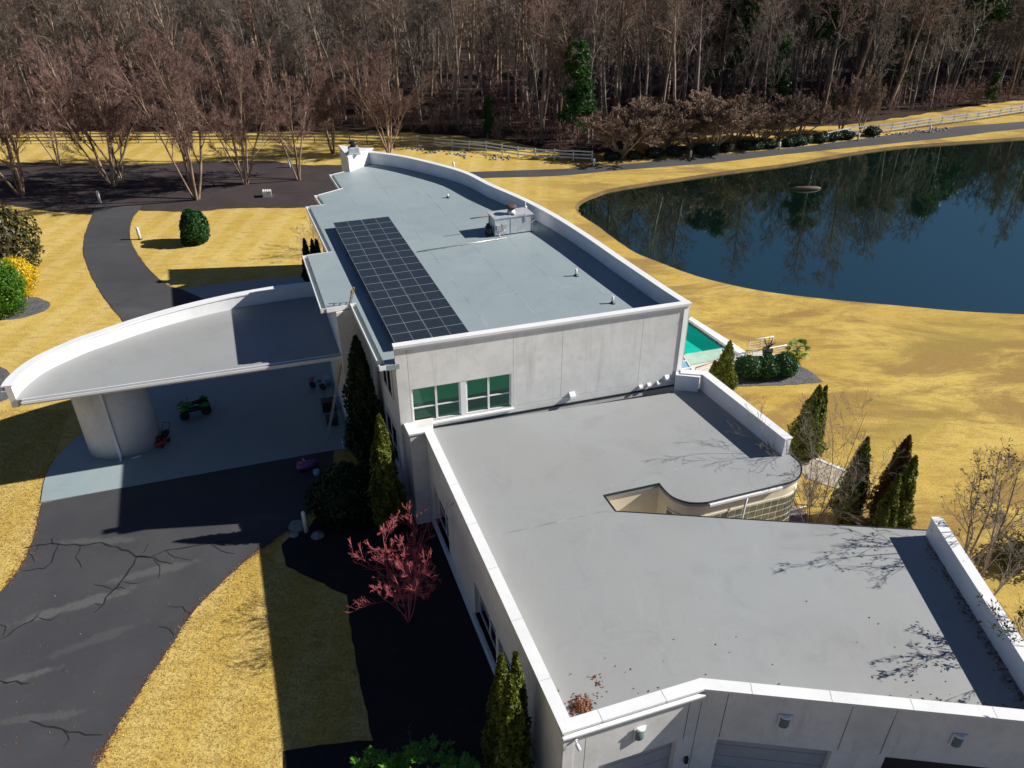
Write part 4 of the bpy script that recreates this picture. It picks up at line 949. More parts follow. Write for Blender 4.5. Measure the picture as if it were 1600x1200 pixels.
mb = MB(); mb.lathe(X(0,0,.14), [(.40,0),(.42,.08),(.38,.2),(.2,.26)], 16, sx=1.25, rz=R(-100)); mb.build('deck', M['red'], mow)
mb = MB(); mb.lathe(X(.05,0,.38), [(.2,0),(.22,.1),(.2,.26),(.1,.32)], 12); mb.build('engine', M['darkplastic'], mow)
for a, b2 in ((.4,.36),(.4,-.36),(-.42,.36),(-.42,-.36)): wheel(mow, X(a,b2,.14), d_, .14, .07)
mb = MB()
for sy2 in (-.26, .26): mb.tube([X(-.35,sy2,.3),X(-1.15,sy2,1.05)], .022, 6)
mb.tube([X(-1.15,-.26,1.05),X(-1.15,.26,1.05)], .025, 6); mb.build('handle', M['darkplastic'], mow)
mb = MB(); mb.tube([X(-.4,0,.32),X(-.75,0,.45),X(-1.0,0,.4)], [.18,.26,.16], 8); mb.build('grass_bag', M['darkplastic'], mow)
p = at(213,716,.07); mb = MB(); mb.tube([p+Vector((-.3,-.1,.04)), p+Vector((.1,.1,.08)), p+Vector((.3,.2,.05))], [.03,.06,.04], 6); tag(mb.build('splash_hose', M['coping']), 'small white hose end on the carport floor by the column foot', 'hose')
p = at(497,608,.07); bk = empty('bicycle', tuple(p), 'childs bicycle with a pink basket near the house wall under the carport', 'bicycle'); X = xf(p, R(160)); d_ = X(0,1,0)-X(0,0,0)
for a in (-.45, .45): wheel(bk, X(a,0,.3), d_, .30, .05)
mb = MB(); mb.tube([X(-.45,0,.3),X(-.12,0,.32),X(-.2,0,.75)], .02, 6); mb.tube([X(-.12,0,.32),X(.3,0,.68),X(-.18,0,.62)], .02, 6); mb.tube([X(.45,0,.3),X(.32,0,.85)], .02, 6); mb.build('frame', M['purple'], bk)
mb = MB(); mb.tube([X(.22,.26,.95),X(.32,0,.9),X(.22,-.26,.95)], .018, 6); mb.build('handlebar', M['darkplastic'], bk)
mb = MB(); mb.tube([X(-.32,0,.78),X(-.08,0,.78)], [.09,.04], 8); mb.build('saddle', M['darkplastic'], bk)
mb = MB(); mb.box(X(.38,-.17,.66), X(.26,0,0)-X(0,0,0), (X(0,.34,0)-X(0,0,0)), (0,0,.24)); mb.build('basket', M['pink'], bk)
p = at(512,600,.07); mb = MB(); mb.lathe(p, [(.24,0),(.26,.3),(.3,.62),(.26,.66)], 12); tag(mb.build('storage_bin', M['blueplastic']), 'pale blue bin beside the childs bicycle under the carport', 'bin')
p = at(480,733,.04); rt = empty('ride_on_toy', tuple(p), 'purple ride on toy car at the shaded edge of the driveway', 'toy car'); X = xf(p, R(28)); d_ = X(0,1,0)-X(0,0,0)
mb = MB(); mb.tube([X(-.65,0,.34),X(-.2,0,.36),X(.35,0,.36),X(.75,0,.28)], [.16,.28,.28,.16], 10); mb.build('body', M['purple'], rt)
for a, b2 in ((.45,.28),(.45,-.28),(-.42,.28),(-.42,-.28)): wheel(rt, X(a,b2,.16), d_, .16, .1)
mb = MB(); mb.tube([X(.02,0,.6),X(-.14,0,.84)], .02, 6); mb.tube([X(-.16,.16,.86),X(-.16,-.16,.86)], .025, 6); mb.build('steering_bar', M['coping'], rt)
mb = MB(); mb.cbox(X(-.4,0,.55), .3, .34, .12, R(28)); mb.build('seat', M['pink'], rt)
p = at(495,741,.04); mb = MB(); mb.lathe(p, [(.2,0),(.22,.2),(.18,.34)], 12); tag(mb.build('bucket', M['blueplastic']), 'small pale bucket by the toy car', 'bucket')
p = at(540,700,.04); mb = MB(); mb.lathe(p, [(.22,0),(.24,.2),(.16,.3),(.22,.42),(.26,.62),(.2,.7)], 12); tag(mb.build('garden_urn', M['blueplastic']), 'pale garden urn in the dark bed near the ladder foot', 'urn')
for i, (x, y, a, b2, h) in enumerate(((515,640,1.0,.7,.8), (520,662,.8,.6,.6))):
    p = at(x, y, .07); mb = MB(); mb.cbox(p, a, b2, h, .3); mb.cbox(p+Z3*h, a+.06, b2+.06, .07, .3); tag(mb.build('storage_box', M['darkplastic'], bevel=.03), ('larger dark lidded storage box behind the ladder', 'smaller dark lidded storage box nearest the ladder foot')[i], 'storage box', 'storage boxes by the ladder')
# ================================================================== VEGETATION
def tubes(P, Rr, S):
    B, K, _ = P.shape
    T = np.empty_like(P); T[:, 1:-1] = P[:, 2:]-P[:, :-2]; T[:, 0] = P[:, 1]-P[:, 0]; T[:, -1] = P[:, -1]-P[:, -2]
    T /= np.linalg.norm(T, axis=2, keepdims=True)+1e-9
    ref = np.where(np.abs(T[:, :1, 2:3]) < .9, np.array([0, 0, 1.]), np.array([1., 0, 0])); ref = np.broadcast_to(ref, T.shape)
    Uv = np.cross(T, ref); Uv /= np.linalg.norm(Uv, axis=2, keepdims=True)+1e-9; Vv = np.cross(T, Uv)
    a = np.arange(S)*2*np.pi/S
    ring = P[:, :, None, :]+Rr[:, :, None, None]*(np.cos(a)[None, None, :, None]*Uv[:, :, None, :]+np.sin(a)[None, None, :, None]*Vv[:, :, None, :])
    V = ring.reshape(-1, 3)
    i = np.arange(B)[:, None, None]*K*S; k = np.arange(K-1)[None, :, None]*S; j = np.arange(S)[None, None, :]; j2 = (j+1) % S
    Q = np.stack([i+k+j, i+k+S+j, i+k+S+j2, i+k+j2], -1).reshape(-1, 4)
    return V, Q
def unit(v): return v/(np.linalg.norm(v, axis=-1, keepdims=True)+1e-9)
def grow(P, Rr, n, t0, t1, lf, ang, K, up, wig, g, rf=.55, tip=.12, taper=.55, abslen=None):
    B, K0, _ = P.shape; par = np.repeat(np.arange(B), n); m = len(par)
    t = t0+(t1-t0)*((np.tile(np.arange(n), B)+g.random(m))/n); x = t*(K0-1); i = np.minimum(x.astype(int), K0-2); f = (x-i)[:, None]
    p = P[par, i]*(1-f)+P[par, i+1]*f; T = unit(P[par, i+1]-P[par, i]); r = Rr[par, i]*(1-f[:, 0])+Rr[par, i+1]*f[:, 0]
    q = unit(np.cross(T, unit(g.normal(size=(m, 3))))); aa = ang*(.7+.6*g.random(m)); d = unit(T*np.cos(aa)[:, None]+q*np.sin(aa)[:, None]+np.array([0, 0, up]))
    L = np.linalg.norm(P[:, -1]-P[:, 0], axis=1)[par]*lf if abslen is None else np.full(m, abslen)
    L = L*(.65+.6*g.random(m))*(1-taper*(t-t0)/max(1e-6, 1-t0)); out = np.empty((m, K, 3)); out[:, 0] = p
    for k in range(1, K):
        d = unit(d+g.normal(size=(m, 3))*wig+np.array([0, 0, up*.35])); out[:, k] = out[:, k-1]+d*(L/(K-1))[:, None]
    rad = np.minimum(r*rf, .9*r)[:, None]*np.linspace(1, tip, K)[None]
    return out, rad
def trunkline(base, d, L, K, wig, g, r0, r1):
    d = unit(np.array(d, float)); pts = [np.array(base, float)]
    for k in range(K-1): d = unit(d+g.normal(size=3)*wig); pts.append(pts[-1]+d*L/(K-1))
    return np.array(pts)[None], np.linspace(r0, r1, K)[None]
def joinm(parts):
    Vs, Qs, o = [], [], 0
    for V, Q in parts: Vs.append(V); Qs.append(Q+o); o += len(V)
    return np.concatenate(Vs), np.concatenate(Qs)
def leaves(C, Nn, size, g, asp=.5, jit=.5):
    m = len(C); n = unit(Nn+g.normal(size=(m, 3))*jit); a = unit(np.cross(n, unit(g.normal(size=(m, 3))))); b = np.cross(n, a)
    s = size*(.6+.8*g.random(m))[:, None]
    V = np.stack([C-a*s, C-b*s*asp, C+a*s, C+b*s*asp], 1).reshape(-1, 3)
    return V, np.arange(m*4).reshape(m, 4)
def hardwood(seed, H, low=False, crown=.38, spread=1.0):
    g = np.random.default_rng(seed); r0 = .0125*H*(.8+.4*g.random())
    tk = trunkline((0, 0, -.2), (g.normal()*.05, g.normal()*.05, 1), H, 9, .045, g, r0, .03)
    if low:
        l1 = grow(*tk, 8, crown, .97, .30*spread, .75, 4, .22, .12, g, .55); l2 = grow(*l1, 6, .2, 1, .5, .7, 3, .1, .16, g, .6, .2)
        l3 = grow(*l2, 6, .2, 1, .55, .7, 2, .1, .2, g, .8, .3); l3 = (l3[0], np.maximum(l3[1], .03)); l2 = (l2[0], np.maximum(l2[1], .03))
        return tubes(*tk, 4), joinm([tubes(*l1, 3), tubes(*l2, 3), tubes(*l3, 3)])
    l1 = grow(*tk, 22, crown, .98, .27*spread, .80, 6, .20, .13, g, .5); l2 = grow(*l1, 9, .15, 1, .45, .75, 4, .10, .18, g, .6, .2)
    l3 = grow(*l2, 11, .15, 1, .55, .75, 3, .08, .22, g, .7, .3); l3 = (l3[0], np.maximum(l3[1], .015)); l2 = (l2[0], np.maximum(l2[1], .02))
    stub = grow(*tk, 9, .12, .4, .09, 1.2, 4, .05, .25, g, .25)
    return joinm([tubes(*tk, 7), tubes(*l1, 4)]), joinm([tubes(*l2, 3), tubes(*l3, 3), tubes(*stub, 3)])
def multistem(seed, H, nst, spread=.22, dens=1.25):
    g = np.random.default_rng(seed); st = []
    a0 = g.random()*6.28
    for i in range(nst):
        a = a0+6.283*i/nst+g.normal()*.2; tl = spread*(.5+.8*g.random()); L = H*(.75+.25*g.random())
        st.append(trunkline((math.cos(a)*.18, math.sin(a)*.18, -.1), (math.cos(a)*tl, math.sin(a)*tl, 1), L, 8, .07, g, .0088*H*(.6+.6*g.random()), .03))
    P = np.concatenate([s[0] for s in st]); Rr = np.concatenate([s[1] for s in st])
    l1 = grow(P, Rr, 11, .22, .98, .34, .62, 6, .16, .11, g, .55); l2 = grow(*l1, int(10*dens), .15, 1, .5, .62, 4, .12, .14, g, .6, .25)
    l3 = grow(*l2, int(12*dens), .15, 1, .55, .65, 3, .12, .17, g, .7, .3); l3 = (l3[0], np.maximum(l3[1], .013)); l2 = (l2[0], np.maximum(l2[1], .016))
    return joinm([tubes(P, Rr, 7), tubes(*l1, 5)]), joinm([tubes(*l2, 3), tubes(*l3, 3)])
def twiggy(seed, H, nst, spread, n1=7, n2=8, n3=6, base_h=.0, rt=.006, r0=.03, up=.1):
    g = np.random.default_rng(seed); st = []
    for i in range(nst):
        a = 6.283*i/nst+g.normal()*.3; tl = spread*(.3+.9*g.random())
        st.append(trunkline((math.cos(a)*.06, math.sin(a)*.06, 0), (math.cos(a)*tl, math.sin(a)*tl, 1), H*(.7+.3*g.random()), 6, .10, g, r0, r0*.3))
    P = np.concatenate([s[0] for s in st]); Rr = np.concatenate([s[1] for s in st])
    l1 = grow(P, Rr, n1, base_h+.1, 1, .42, .65, 4, up, .14, g, .6); l2 = grow(*l1, n2, .15, 1, .5, .65, 3, up, .16, g, .65, .3)
    ps = [tubes(*l1, 3), tubes(np.array(l2[0]), np.maximum(l2[1], rt), 3)]
    if n3: l3 = grow(*l2, n3, .2, 1, .55, .6, 3, up, .16, g, .7, .4); ps.append(tubes(l3[0], np.maximum(l3[1], rt), 3))
    return tubes(P, Rr, 5), joinm(ps)
def tree(name, trunk_me, crown_me, loc, label, cat, group=None, sc=1.0, rz=None, tilt=0.0, crown='crown', trunk='trunk'):
    t = empty(name, tuple(loc), label, cat, group); t.scale = (sc, sc, sc) if not isinstance(sc, tuple) else sc
    t.rotation_euler = (rnd.uniform(-tilt, tilt), rnd.uniform(-tilt, tilt), rnd.uniform(0, 6.28) if rz is None else rz)
    for n, m in ((trunk, trunk_me), (crown, crown_me)):
        if m: o = bpy.data.objects.new(n, m); col.objects.link(o); o.parent = t
    return t
# ---- the woods
protos = []
for i in range(10):
    H = (22, 25, 20, 27, 23, 18, 24, 21, 26, 19)[i]
    tk, cr = hardwood(100+i, H, crown=(.34, .42, .28, .5, .36, .25, .45, .32, .40, .3)[i], spread=(1, .9, 1.2, .8, 1, 1.2, .9, 1.1, .9, 1.2)[i])
    tm = mesh_np('trunk', *tk, M['bark_pale'] if i % 3 == 0 else M['bark']); cm_ = mesh_np('crown', *cr, M[('twig', 'twig_red', 'twig_grey', 'twig_tan', 'twig')[i % 5]])
    protos.append((tm, cm_))
flx = np.array([p[0] for p in FOREST]); fly = np.array([p[1] for p in FOREST])
def woods(n, dmax, dmin, mind, x0=-330, x1=2000, pw=1.0):
    out = []; tries = 0
    while len(out) < n and tries < n*60:
        tries += 1; ix = rnd.uniform(x0, x1); iy = float(np.interp(ix, flx, fly)); b = at(ix, iy, 0); d = Vector((b.x, b.y, 0)).normalized()
        p = b+d*(dmin+(dmax-dmin)*rnd.random()**pw)
        if all((p.x-q.x)**2+(p.y-q.y)**2 > mind**2 for q in out): out.append(p)
    return out
spots = woods(340, 60, 1.5, 2.5)
spots.sort(key=lambda p: p.length)
near_, far_ = spots[:285], spots[285:]
for i, p in enumerate(near_):
    k = rnd.randrange(10); s = rnd.uniform(.85, 1.15)
    tree('hardwood_tree', *protos[k], p, 'tall leafless grey brown hardwood in the dense winter woods behind the fence and road', 'tree', 'hardwoods of the winter woods', (s*rnd.uniform(.9, 1.1), s, s), tilt=R(2.5))
lows = [hardwood(300+i, (22, 25, 19, 27, 23, 20)[i], True, crown=(.35, .4, .3, .45, .3, .25)[i], spread=1.15) for i in range(6)]
def scatter_mesh(name, items, mat, kind='stuff', label=None, cat=None):
    Vs, Qs, o = [], [], 0
    for (V, Q), p, s, a in items:
        c, sn = math.cos(a), math.sin(a); W = V*s; W = np.stack([W[:, 0]*c-W[:, 1]*sn+p[0], W[:, 0]*sn+W[:, 1]*c+p[1], W[:, 2]+p[2]], 1)
        Vs.append(W.astype(np.float32)); Qs.append(Q+o); o += len(W)
    ob = link(name, mesh_np(name, np.concatenate(Vs), np.concatenate(Qs), mat)); return tag(ob, label, cat, None, kind)
deep = far_+woods(520, 190, 55, 3.2, -420, 2150)
scatter_mesh('distant_woods', [(joinm(lows[rnd.randrange(6)]), p, rnd.uniform(.85, 1.2), rnd.uniform(0, 6.28)) for p in deep], M['twig'])
# low brush under the trees
br = [twiggy(500+i, 3.0, 5, .5, 5, 5, 0, rt=.022, r0=.03) for i in range(4)]
bsp = woods(900, 50, 0.6, .8, pw=1.5)
scatter_mesh('underbrush', [(joinm(br[rnd.randrange(4)]), p, rnd.uniform(.6, 1.7), rnd.uniform(0, 6.28)) for p in bsp[:600]], M['twig_red'])
scatter_mesh('underbrush', [(joinm(br[rnd.randrange(4)]), p, rnd.uniform(.5, 1.4), rnd.uniform(0, 6.28)) for p in bsp[600:]], M['twig_tan'])
# ---- multi stem trees in the mulch
ms = []
for i in range(5):
    tk, cr = multistem(40+i, 17, (4, 5, 3, 6, 4)[i], (.25, .29, .24, .23, .28)[i])
    ms.append((mesh_np('trunk', *tk, M['bark_pale'], True), mesh_np('crown', *cr, M['twig_red'])))
for (x, y, yt, k, lb) in ((34,307,62,0,'bare multi stem tree at the left frame edge, nearest the lawn'), (92,258,70,2,'bare multi stem tree at the back of the mulch, second from the left edge'),
    (177,291,40,1,'wide bare multi stem tree in the mulch left of the driveway end'), (189,278,55,2,'slimmer bare tree just behind the wide multi stem tree'),
    (307,312,38,4,'bare tree with one straight trunk and a low leaning stem by the mulch front'), (293,253,60,0,'bare multi stem tree at the back of the mulch behind the leaning stem tree'),
    (384,288,52,3,'bare multi stem tree in the mulch above the round green shrub'), (467,281,70,2,'slender three stem bare tree in the mulch nearest the house'),
    (608,240,66,3,'bushy bare multi stem tree behind the chimney end of the house'), (-70,290,60,1,'bare multi stem tree whose crown leans in from beyond the left edge'), (520,240,90,0,'smaller bare multi stem tree behind the left end of the chimney')):
    p = at(x, y, 0); h = hgt(x, y, yt); s = h/17*1.02
    tree('river_birch', *ms[k], p, lb, 'tree', 'bare multi stem trees in the mulch', (s*1.08, s*1.08, s))
infill = woods(190, 62, 4.0, 2.0, -330, 2000)+woods(150, 70, 3.0, 1.8, 880, 2000)
scatter_mesh('distant_woods', [(joinm(lows[rnd.randrange(6)]), p, rnd.uniform(.5, 1.0), rnd.uniform(0, 6.28)) for p in infill], M['twig_grey'])
# ---- crepe myrtle row along the far road
cm2 = []
for i in range(3):
    tk, cr = twiggy(60+i, 6.0, 7, .55, 10, 11, 11, .26, .021, .09, .18)
    cm2.append((mesh_np('trunk', *tk, M['bark_pale']), mesh_np('crown', *cr, M['twig_tan'])))
nm = ('first', 'second', 'third', 'fourth', 'fifth', 'sixth', 'seventh', 'eighth', 'ninth')
for i, (x, y, yt) in enumerate(((972,250,181),(1011,244,178),(1046,240,176),(1080,236,172),(1117,239,166),(1149,229,167),(1183,228,170),(1216,222,166),(1249,219,163))):
    p = at(x, y-3, 0); s = hgt(x, y-3, yt)/6.0*1.32
    tree('crepe_myrtle', *cm2[i % 3], p, '%s rounded bare crepe myrtle from the left in the row along the far road' % nm[i], 'tree', 'crepe myrtles along the far road', (s*1.45, s*1.45, s*.95))
for i, (x, y, yt) in enumerate(((1312,211,140),(1344,208,136))):
    p = at(x, y-2, 0); s = hgt(x, y-2, yt)/6.0*1.3
    tree('crepe_myrtle', *cm2[i], p, ('upright bare tan shrub tree right of the row, the left of the two', 'upright bare tan shrub tree right of the row, beside the white bollard')[i], 'tree', 'upright bare shrub trees by the road', (s*.62, s*.62, s))
# ---- leafy shrubs
def blob(seed, rx, ry, rz_, n, size, asp=.5, jit=.6, lump=.22, cz=None, core=.80, upb=.0):
    g = np.random.default_rng(seed); d = unit(g.normal(size=(n, 3))); lob = unit(g.normal(size=(14, 3)))
    f = 1+lump*(np.clip((d @ lob.T).max(1)-.72, 0, 1)*3.0-.4); rr = f*(.76+.30*g.random(n)**.8); C = d*rr[:, None]*np.array([rx, ry, rz_]); C[:, 2] += cz if cz is not None else rz_*.92
    keep = C[:, 2] > .02; V, Q = leaves(C[keep], d[keep]+np.array([0, 0, upb]), size, g, asp, jit)
    bm = bmesh.new(); bmesh.ops.create_icosphere(bm, subdivisions=3, radius=1)
    for v in bm.verts:
        dd = np.array(v.co); dd /= np.linalg.norm(dd); ff = (1+lump*(max(0, (lob @ dd).max()-.72)*3.0-.4))*core
        v.co = Vector((dd[0]*rx*ff, dd[1]*ry*ff, max(0.0, dd[2]*rz_*ff+(cz if cz is not None else rz_*.92))))
    bm.verts.ensure_lookup_table(); cV = np.array([tuple(v.co) for v in bm.verts]); cT = np.array([[v.index for v in f.verts] for f in bm.faces]); bm.free()
    return (V, Q), (cV, cT)
def leafobj(name, parts, mat, parent, rz=0):
    (V, Q), (cV, cT) = parts
    Q2 = np.concatenate([Q, np.concatenate([cT, cT[:, :1]], 1)+len(V)])   # core triangles stored as degenerate-free quads below
    me = bpy.data.meshes.new(name)
    tv = np.concatenate([V, cV]).astype(np.float32); loops = np.concatenate([Q.ravel(), (cT+len(V)).ravel()]).astype(np.int32)
    tot = np.concatenate([np.full(len(Q), 4), np.full(len(cT), 3)]).astype(np.int32); st = np.concatenate([[0], np.cumsum(tot)[:-1]]).astype(np.int32)
    me.vertices.add(len(tv)); me.vertices.foreach_set('co', tv.ravel()); me.loops.add(len(loops)); me.loops.foreach_set('vertex_index', loops)
    me.polygons.add(len(tot)); me.polygons.foreach_set('loop_start', st); me.polygons.foreach_set('loop_total', tot); me.materials.append(M[mat]); me.update(calc_edges=True)
    o = bpy.data.objects.new(name, me); col.objects.link(o); o.parent = parent; return o
def stems(seed, h, r, n, mat, parent, spread=.3):
    g = np.random.default_rng(seed); st = [trunkline((0, 0, 0), (g.normal()*spread, g.normal()*spread, 1), h, 4, .1, g, r, r*.5) for _ in range(n)]
    V, Q = tubes(np.concatenate([s[0] for s in st]), np.concatenate([s[1] for s in st]), 6)
    o = bpy.data.objects.new('trunk', mesh_np('trunk', V, Q, M[mat])); col.objects.link(o); o.parent = parent; return o
def shrub(name, p, rx, ry, rz_, n, size, mat, label, group=None, seed=0, cat='shrub', **kw):
    t = empty(name, tuple(p), label, cat, group); leafobj('foliage', blob(seed, rx, ry, rz_, n, size, **kw), mat, t); stems(seed, rz_*.8, max(.03, rx*.05), 3, 'bark', t); return t
p = at(305,379,0); shrub('round_shrub', p, 1.45, 1.35, 1.85, 8000, .17, 'leaf_dark', 'single round dark green shrub on the golden lawn by the upper driveway', seed=8, lump=.5, cz=1.65, core=.66)
shrub('magnolia', at(-8,425,0), 4.3, 3.4, 3.7, 6500, .24, 'leaf_mag', 'large dull olive leaved magnolia at the left edge behind the yellow shrub', seed=4, lump=.55, cz=3.4, core=.62, cat='tree')
shrub('golden_shrub', at(27,462,0), 2.0, 1.9, 1.9, 6500, .10, 'leaf_yellow', 'bright yellow shrub between the magnolia and the green shrub', seed=5, lump=.4)
shrub('green_shrub', at(8,488,0), 2.5, 2.2, 2.5, 7500, .12, 'leaf_green', 'round bright green shrub in front of the yellow shrub at the left edge', seed=6, lump=.35)
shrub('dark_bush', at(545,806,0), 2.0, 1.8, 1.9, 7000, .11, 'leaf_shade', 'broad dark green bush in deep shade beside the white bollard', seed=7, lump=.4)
for i, (x, y, lb) in enumerate(((1166,590,'first dense green hedge shrub, next to the pointed arborvitae'), (1194,589,'middle dense green hedge shrub beside the gravel triangle'), (1222,586,'last dense green hedge shrub, nearest the palm'))):
    shrub('hedge_shrub', at(x, y, 0), 1.05, .9, .98, 4200, .085, 'leaf_dark', lb, 'three hedge shrubs by the pool', 10+i, lump=.3, upb=.4)
jl = ((956,249),(992,248),(1022,246),(1056,243),(1098,241),(1110,241),(1136,237),(1163,233),(1176,232),(1200,230),(1232,228),(1243,226),(1256,224),(1280,222),(1300,219),(1322,217),(1362,212))
for i, (x, y) in enumerate(jl):
    w_ = rnd.uniform(1.0, 1.6)
    mx = (972,1011,1046,1080,1117,1149,1183,1216,1249); kx = min(range(9), key=lambda k: abs(mx[k]-x))
    lb = (('low dark juniper beside the far road, past the last crepe myrtle of the row' if i == 13 else 'low dark juniper just %s of the %s crepe myrtle from the left' % ('left' if x < mx[kx] else 'right', nm[kx])) if i < 14 else ('dark juniper left of the upright bare shrubs by the road', 'dark juniper between the two upright bare shrubs', 'broad dark juniper at the right end, in front of the white fence')[i-14])
    shrub('juniper', at(x, y, 0), w_, w_*.8, rnd.uniform(.5, .75), 900, .16, 'leaf_jun', lb, 'junipers along the far road', 30+i, lump=.4)
# glossy shrubs at the bottom edge of the view
def rosette(seed, rx, rz_, n, mat, p, label, group):
    g = np.random.default_rng(seed); t = empty('glossy_shrub', tuple(p), label, 'shrub', group); Cs = []; Ns = []; V, Q, o = [], [], 0
    for _ in range(n):
        d = unit(g.normal(size=3)*np.array([1, 1, .7])+np.array([0, 0, .5])); c = d*np.array([rx, rx, rz_])*(.75+.3*g.random())+np.array([0, 0, rz_*.35])
        if c[2] < .1: continue
        for k in range(9):
            a = 6.28*k/9+g.random()*.5; e = g.uniform(.1, .9); ld = unit(np.array([math.cos(a)*math.cos(e), math.sin(a)*math.cos(e), math.sin(e)])+d*.3); sd_ = unit(np.cross(ld, [0, 0, 1])); L = g.uniform(.16, .28)
            V += [c, c+ld*L*.5+sd_*L*.19, c+ld*L, c+ld*L*.5-sd_*L*.19]; Q.append([o, o+1, o+2, o+3]); o += 4
    ob = bpy.data.objects.new('foliage', mesh_np('foliage', np.array(V), np.array(Q), M[mat])); col.objects.link(ob); ob.parent = t
    tk, cr = twiggy(seed, rz_*1.1, 7, .7, 5, 4, 0, rt=.012, r0=.035); o2 = bpy.data.objects.new('stem', mesh_np('stem', *joinm([tk, cr]), M['bark'])); col.objects.link(o2); o2.parent = t
for i, (x, y, rx, lb) in enumerate(((582,1186,1.5,'leafiest glossy bright green shrub top at the bottom edge, far from the wall'), (665,1182,1.9,'tallest glossy bright green shrub top at the bottom edge'), (722,1200,1.4,'glossy bright green shrub top at the bottom edge nearest the pointed conifers'))):
    q = at(x, y, 3.3); rosette(70+i, rx, 3.3-.35*3.3+.6, 210, 'leaf_rhodo', Vector((q.x, q.y-.4, 0)), lb, 'glossy shrubs at the bottom edge')
# ---- arborvitae
def arbor(x, y, h, rad, mat, label, group, seed, n=7000, size=.10, cat='conifer', droop=0, dx=0):
    q = at(x, y, h); t = empty('arborvitae', (q.x, q.y, 0), label, cat, group); g = np.random.default_rng(seed)
    z = g.random(n)**1.15; prof = np.clip(np.minimum((1-z)**.72, .25+3.2*z), 0, 1); a = g.random(n)*6.283
    lob = 1+.20*np.sin(a*3+z*7+seed)+.16*np.sin(a*5-z*13+seed*2)+.10*np.sin(a*9+z*23); r = rad*prof*lob*(.66+.44*g.random(n)**.7)
    C = np.stack([np.cos(a)*r, np.sin(a)*r, z*h], 1); Nn = np.stack([np.cos(a), np.sin(a), np.full(n, .35)], 1); V, Q = leaves(C+np.array([0, 0, 1])*g.normal(size=(n, 1))*.05, Nn, size*1.15, g, .45, .8)
    rows, seg = 14, 16; cV, cT = [], []
    for i in range(rows+1):
        zz = i/rows; pf = min((1-zz)**.72, .25+3.2*zz)
        for j in range(seg):
            aa = 6.283*j/seg; rr = rad*pf*.66*(1+.20*math.sin(aa*3+zz*7+seed)+.16*math.sin(aa*5-zz*13+seed*2)); cV.append((math.cos(aa)*rr, math.sin(aa)*rr, zz*h*.985))
    for i in range(rows):
        for j in range(seg):
            a_, b_, c_, d_ = i*seg+j, i*seg+(j+1) % seg, (i+1)*seg+(j+1) % seg, (i+1)*seg+j; cT += [[a_, b_, c_], [a_, c_, d_]]
    leafobj('foliage', ((V, Q), (np.array(cV), np.array(cT))), mat, t); stems(seed, h*.5, .09, 1, 'bark', t, .01); return t
ga = 'pointed arborvitae around the house'
arbor(1141,534,4.6,.95,'leaf_arb','pointed arborvitae behind the low roof parapet, left of the hedge',ga,1)
arbor(1117,565,2.6,.45,'leaf_arb','smallest arborvitae tip, between the skylight and the larger pointed arborvitae',ga,2,3000)
arbor(1281,604,5.6,1.25,'leaf_arb','wide arborvitae of the pair at the end of the beige path',ga,3,9000)
arbor(1291,604,5.4,.62,'leaf_arb','narrow arborvitae of the pair at the end of the beige path',ga,4,5000)
arbor(1356,685,6.2,.95,'leaf_arb','dark arborvitae standing alone behind the bare grey shrub',ga,5,8000)
arbor(1421,683,6.4,1.15,'leaf_brown','browning rust coloured arborvitae in the clump behind the garage roof',ga,6,7500)
arbor(1405,744,5.4,.75,'leaf_arb','front green arborvitae of the clump, before the rust coloured one',ga,7,6500)
arbor(1387,795,3.6,.55,'leaf_arb','shortest arborvitae of the clump behind the garage roof',ga,27,4000)
arbor(1431,714,6.2,.95,'leaf_arb','right green arborvitae of the clump behind the garage roof',ga,8,7500)
arbor(475,374,4.6,.62,'leaf_arbshade','dark arborvitae at the stepped eave, left of three',ga,9,4000,.13)
arbor(487,376,4.3,.50,'leaf_arbshade','dark arborvitae at the stepped eave, middle of three',ga,10,4000,.13)
arbor(494,375,4.5,.55,'leaf_arbshade','dark arborvitae at the stepped eave, touching the roof edge',ga,11,4000,.13)
arbor(555,527,9.6,1.5,'leaf_arbshade','tallest dark arborvitae against the shaded house wall behind the ladder',ga,12,11000,.13)
arbor(592,650,8.1,1.1,'leaf_arb','shaded arborvitae with only its tip in sunlight beside the house corner',ga,13,10000,.11)
arbor(783,1024,8.2,.80,'leaf_arb','left sunlit tip of the three arborvitae by the garage side wall',ga,14,8000)
arbor(806,1021,8.1,.70,'leaf_arb','sunlit arborvitae of three touching the garage side wall',ga,15,8000)
arbor(797,1057,7.9,.90,'leaf_arb','front sunlit arborvitae of the three by the garage side wall',ga,16,9000)
# ---- coral maple, bare shrubs
tk, cr = twiggy(81, 6.0, 7, .42, 8, 7, 7, .32, .0055, .024, .12)
q = at(626,852,5.4); tree('coral_maple', mesh_np('trunk', *tk, M['twig_coral'], True), mesh_np('crown', *cr, M['twig_coral']), (q.x, q.y, 0), 'small bare tree with coral red twigs catching the sun beside the garage wing', 'tree', None, 1.0, rz=.6)
for (x, y, h, sp, mat, seed, lb, nn) in ((1300,800,9.4,.34,'twig_grey',82,'tangled bare grey shrub between the courtyard and the arborvitae',9), (1345,800,2.4,.8,'twig_grey',83,'lower bare grey shrub at the foot of the lone arborvitae',8), (497,395,5.0,.6,'twig_tan',84,'bare tan shrub showing beyond the stepped eave',6),(1268,790,2.6,.6,'twig_grey',85,'small bare shrub right beside the curved glass block wall',6)):
    tk, cr = twiggy(seed, h, nn, sp, 8, 7, 3, .05, .007, .03, .06); tree('bare_shrub', mesh_np('stem', *tk, M[mat]), mesh_np('crown', *cr, M[mat]), (17.5, 34.0, 0) if seed == 82 else at(x, y, 0), lb, 'shrub', 'bare shrubs near the house', trunk='stem')
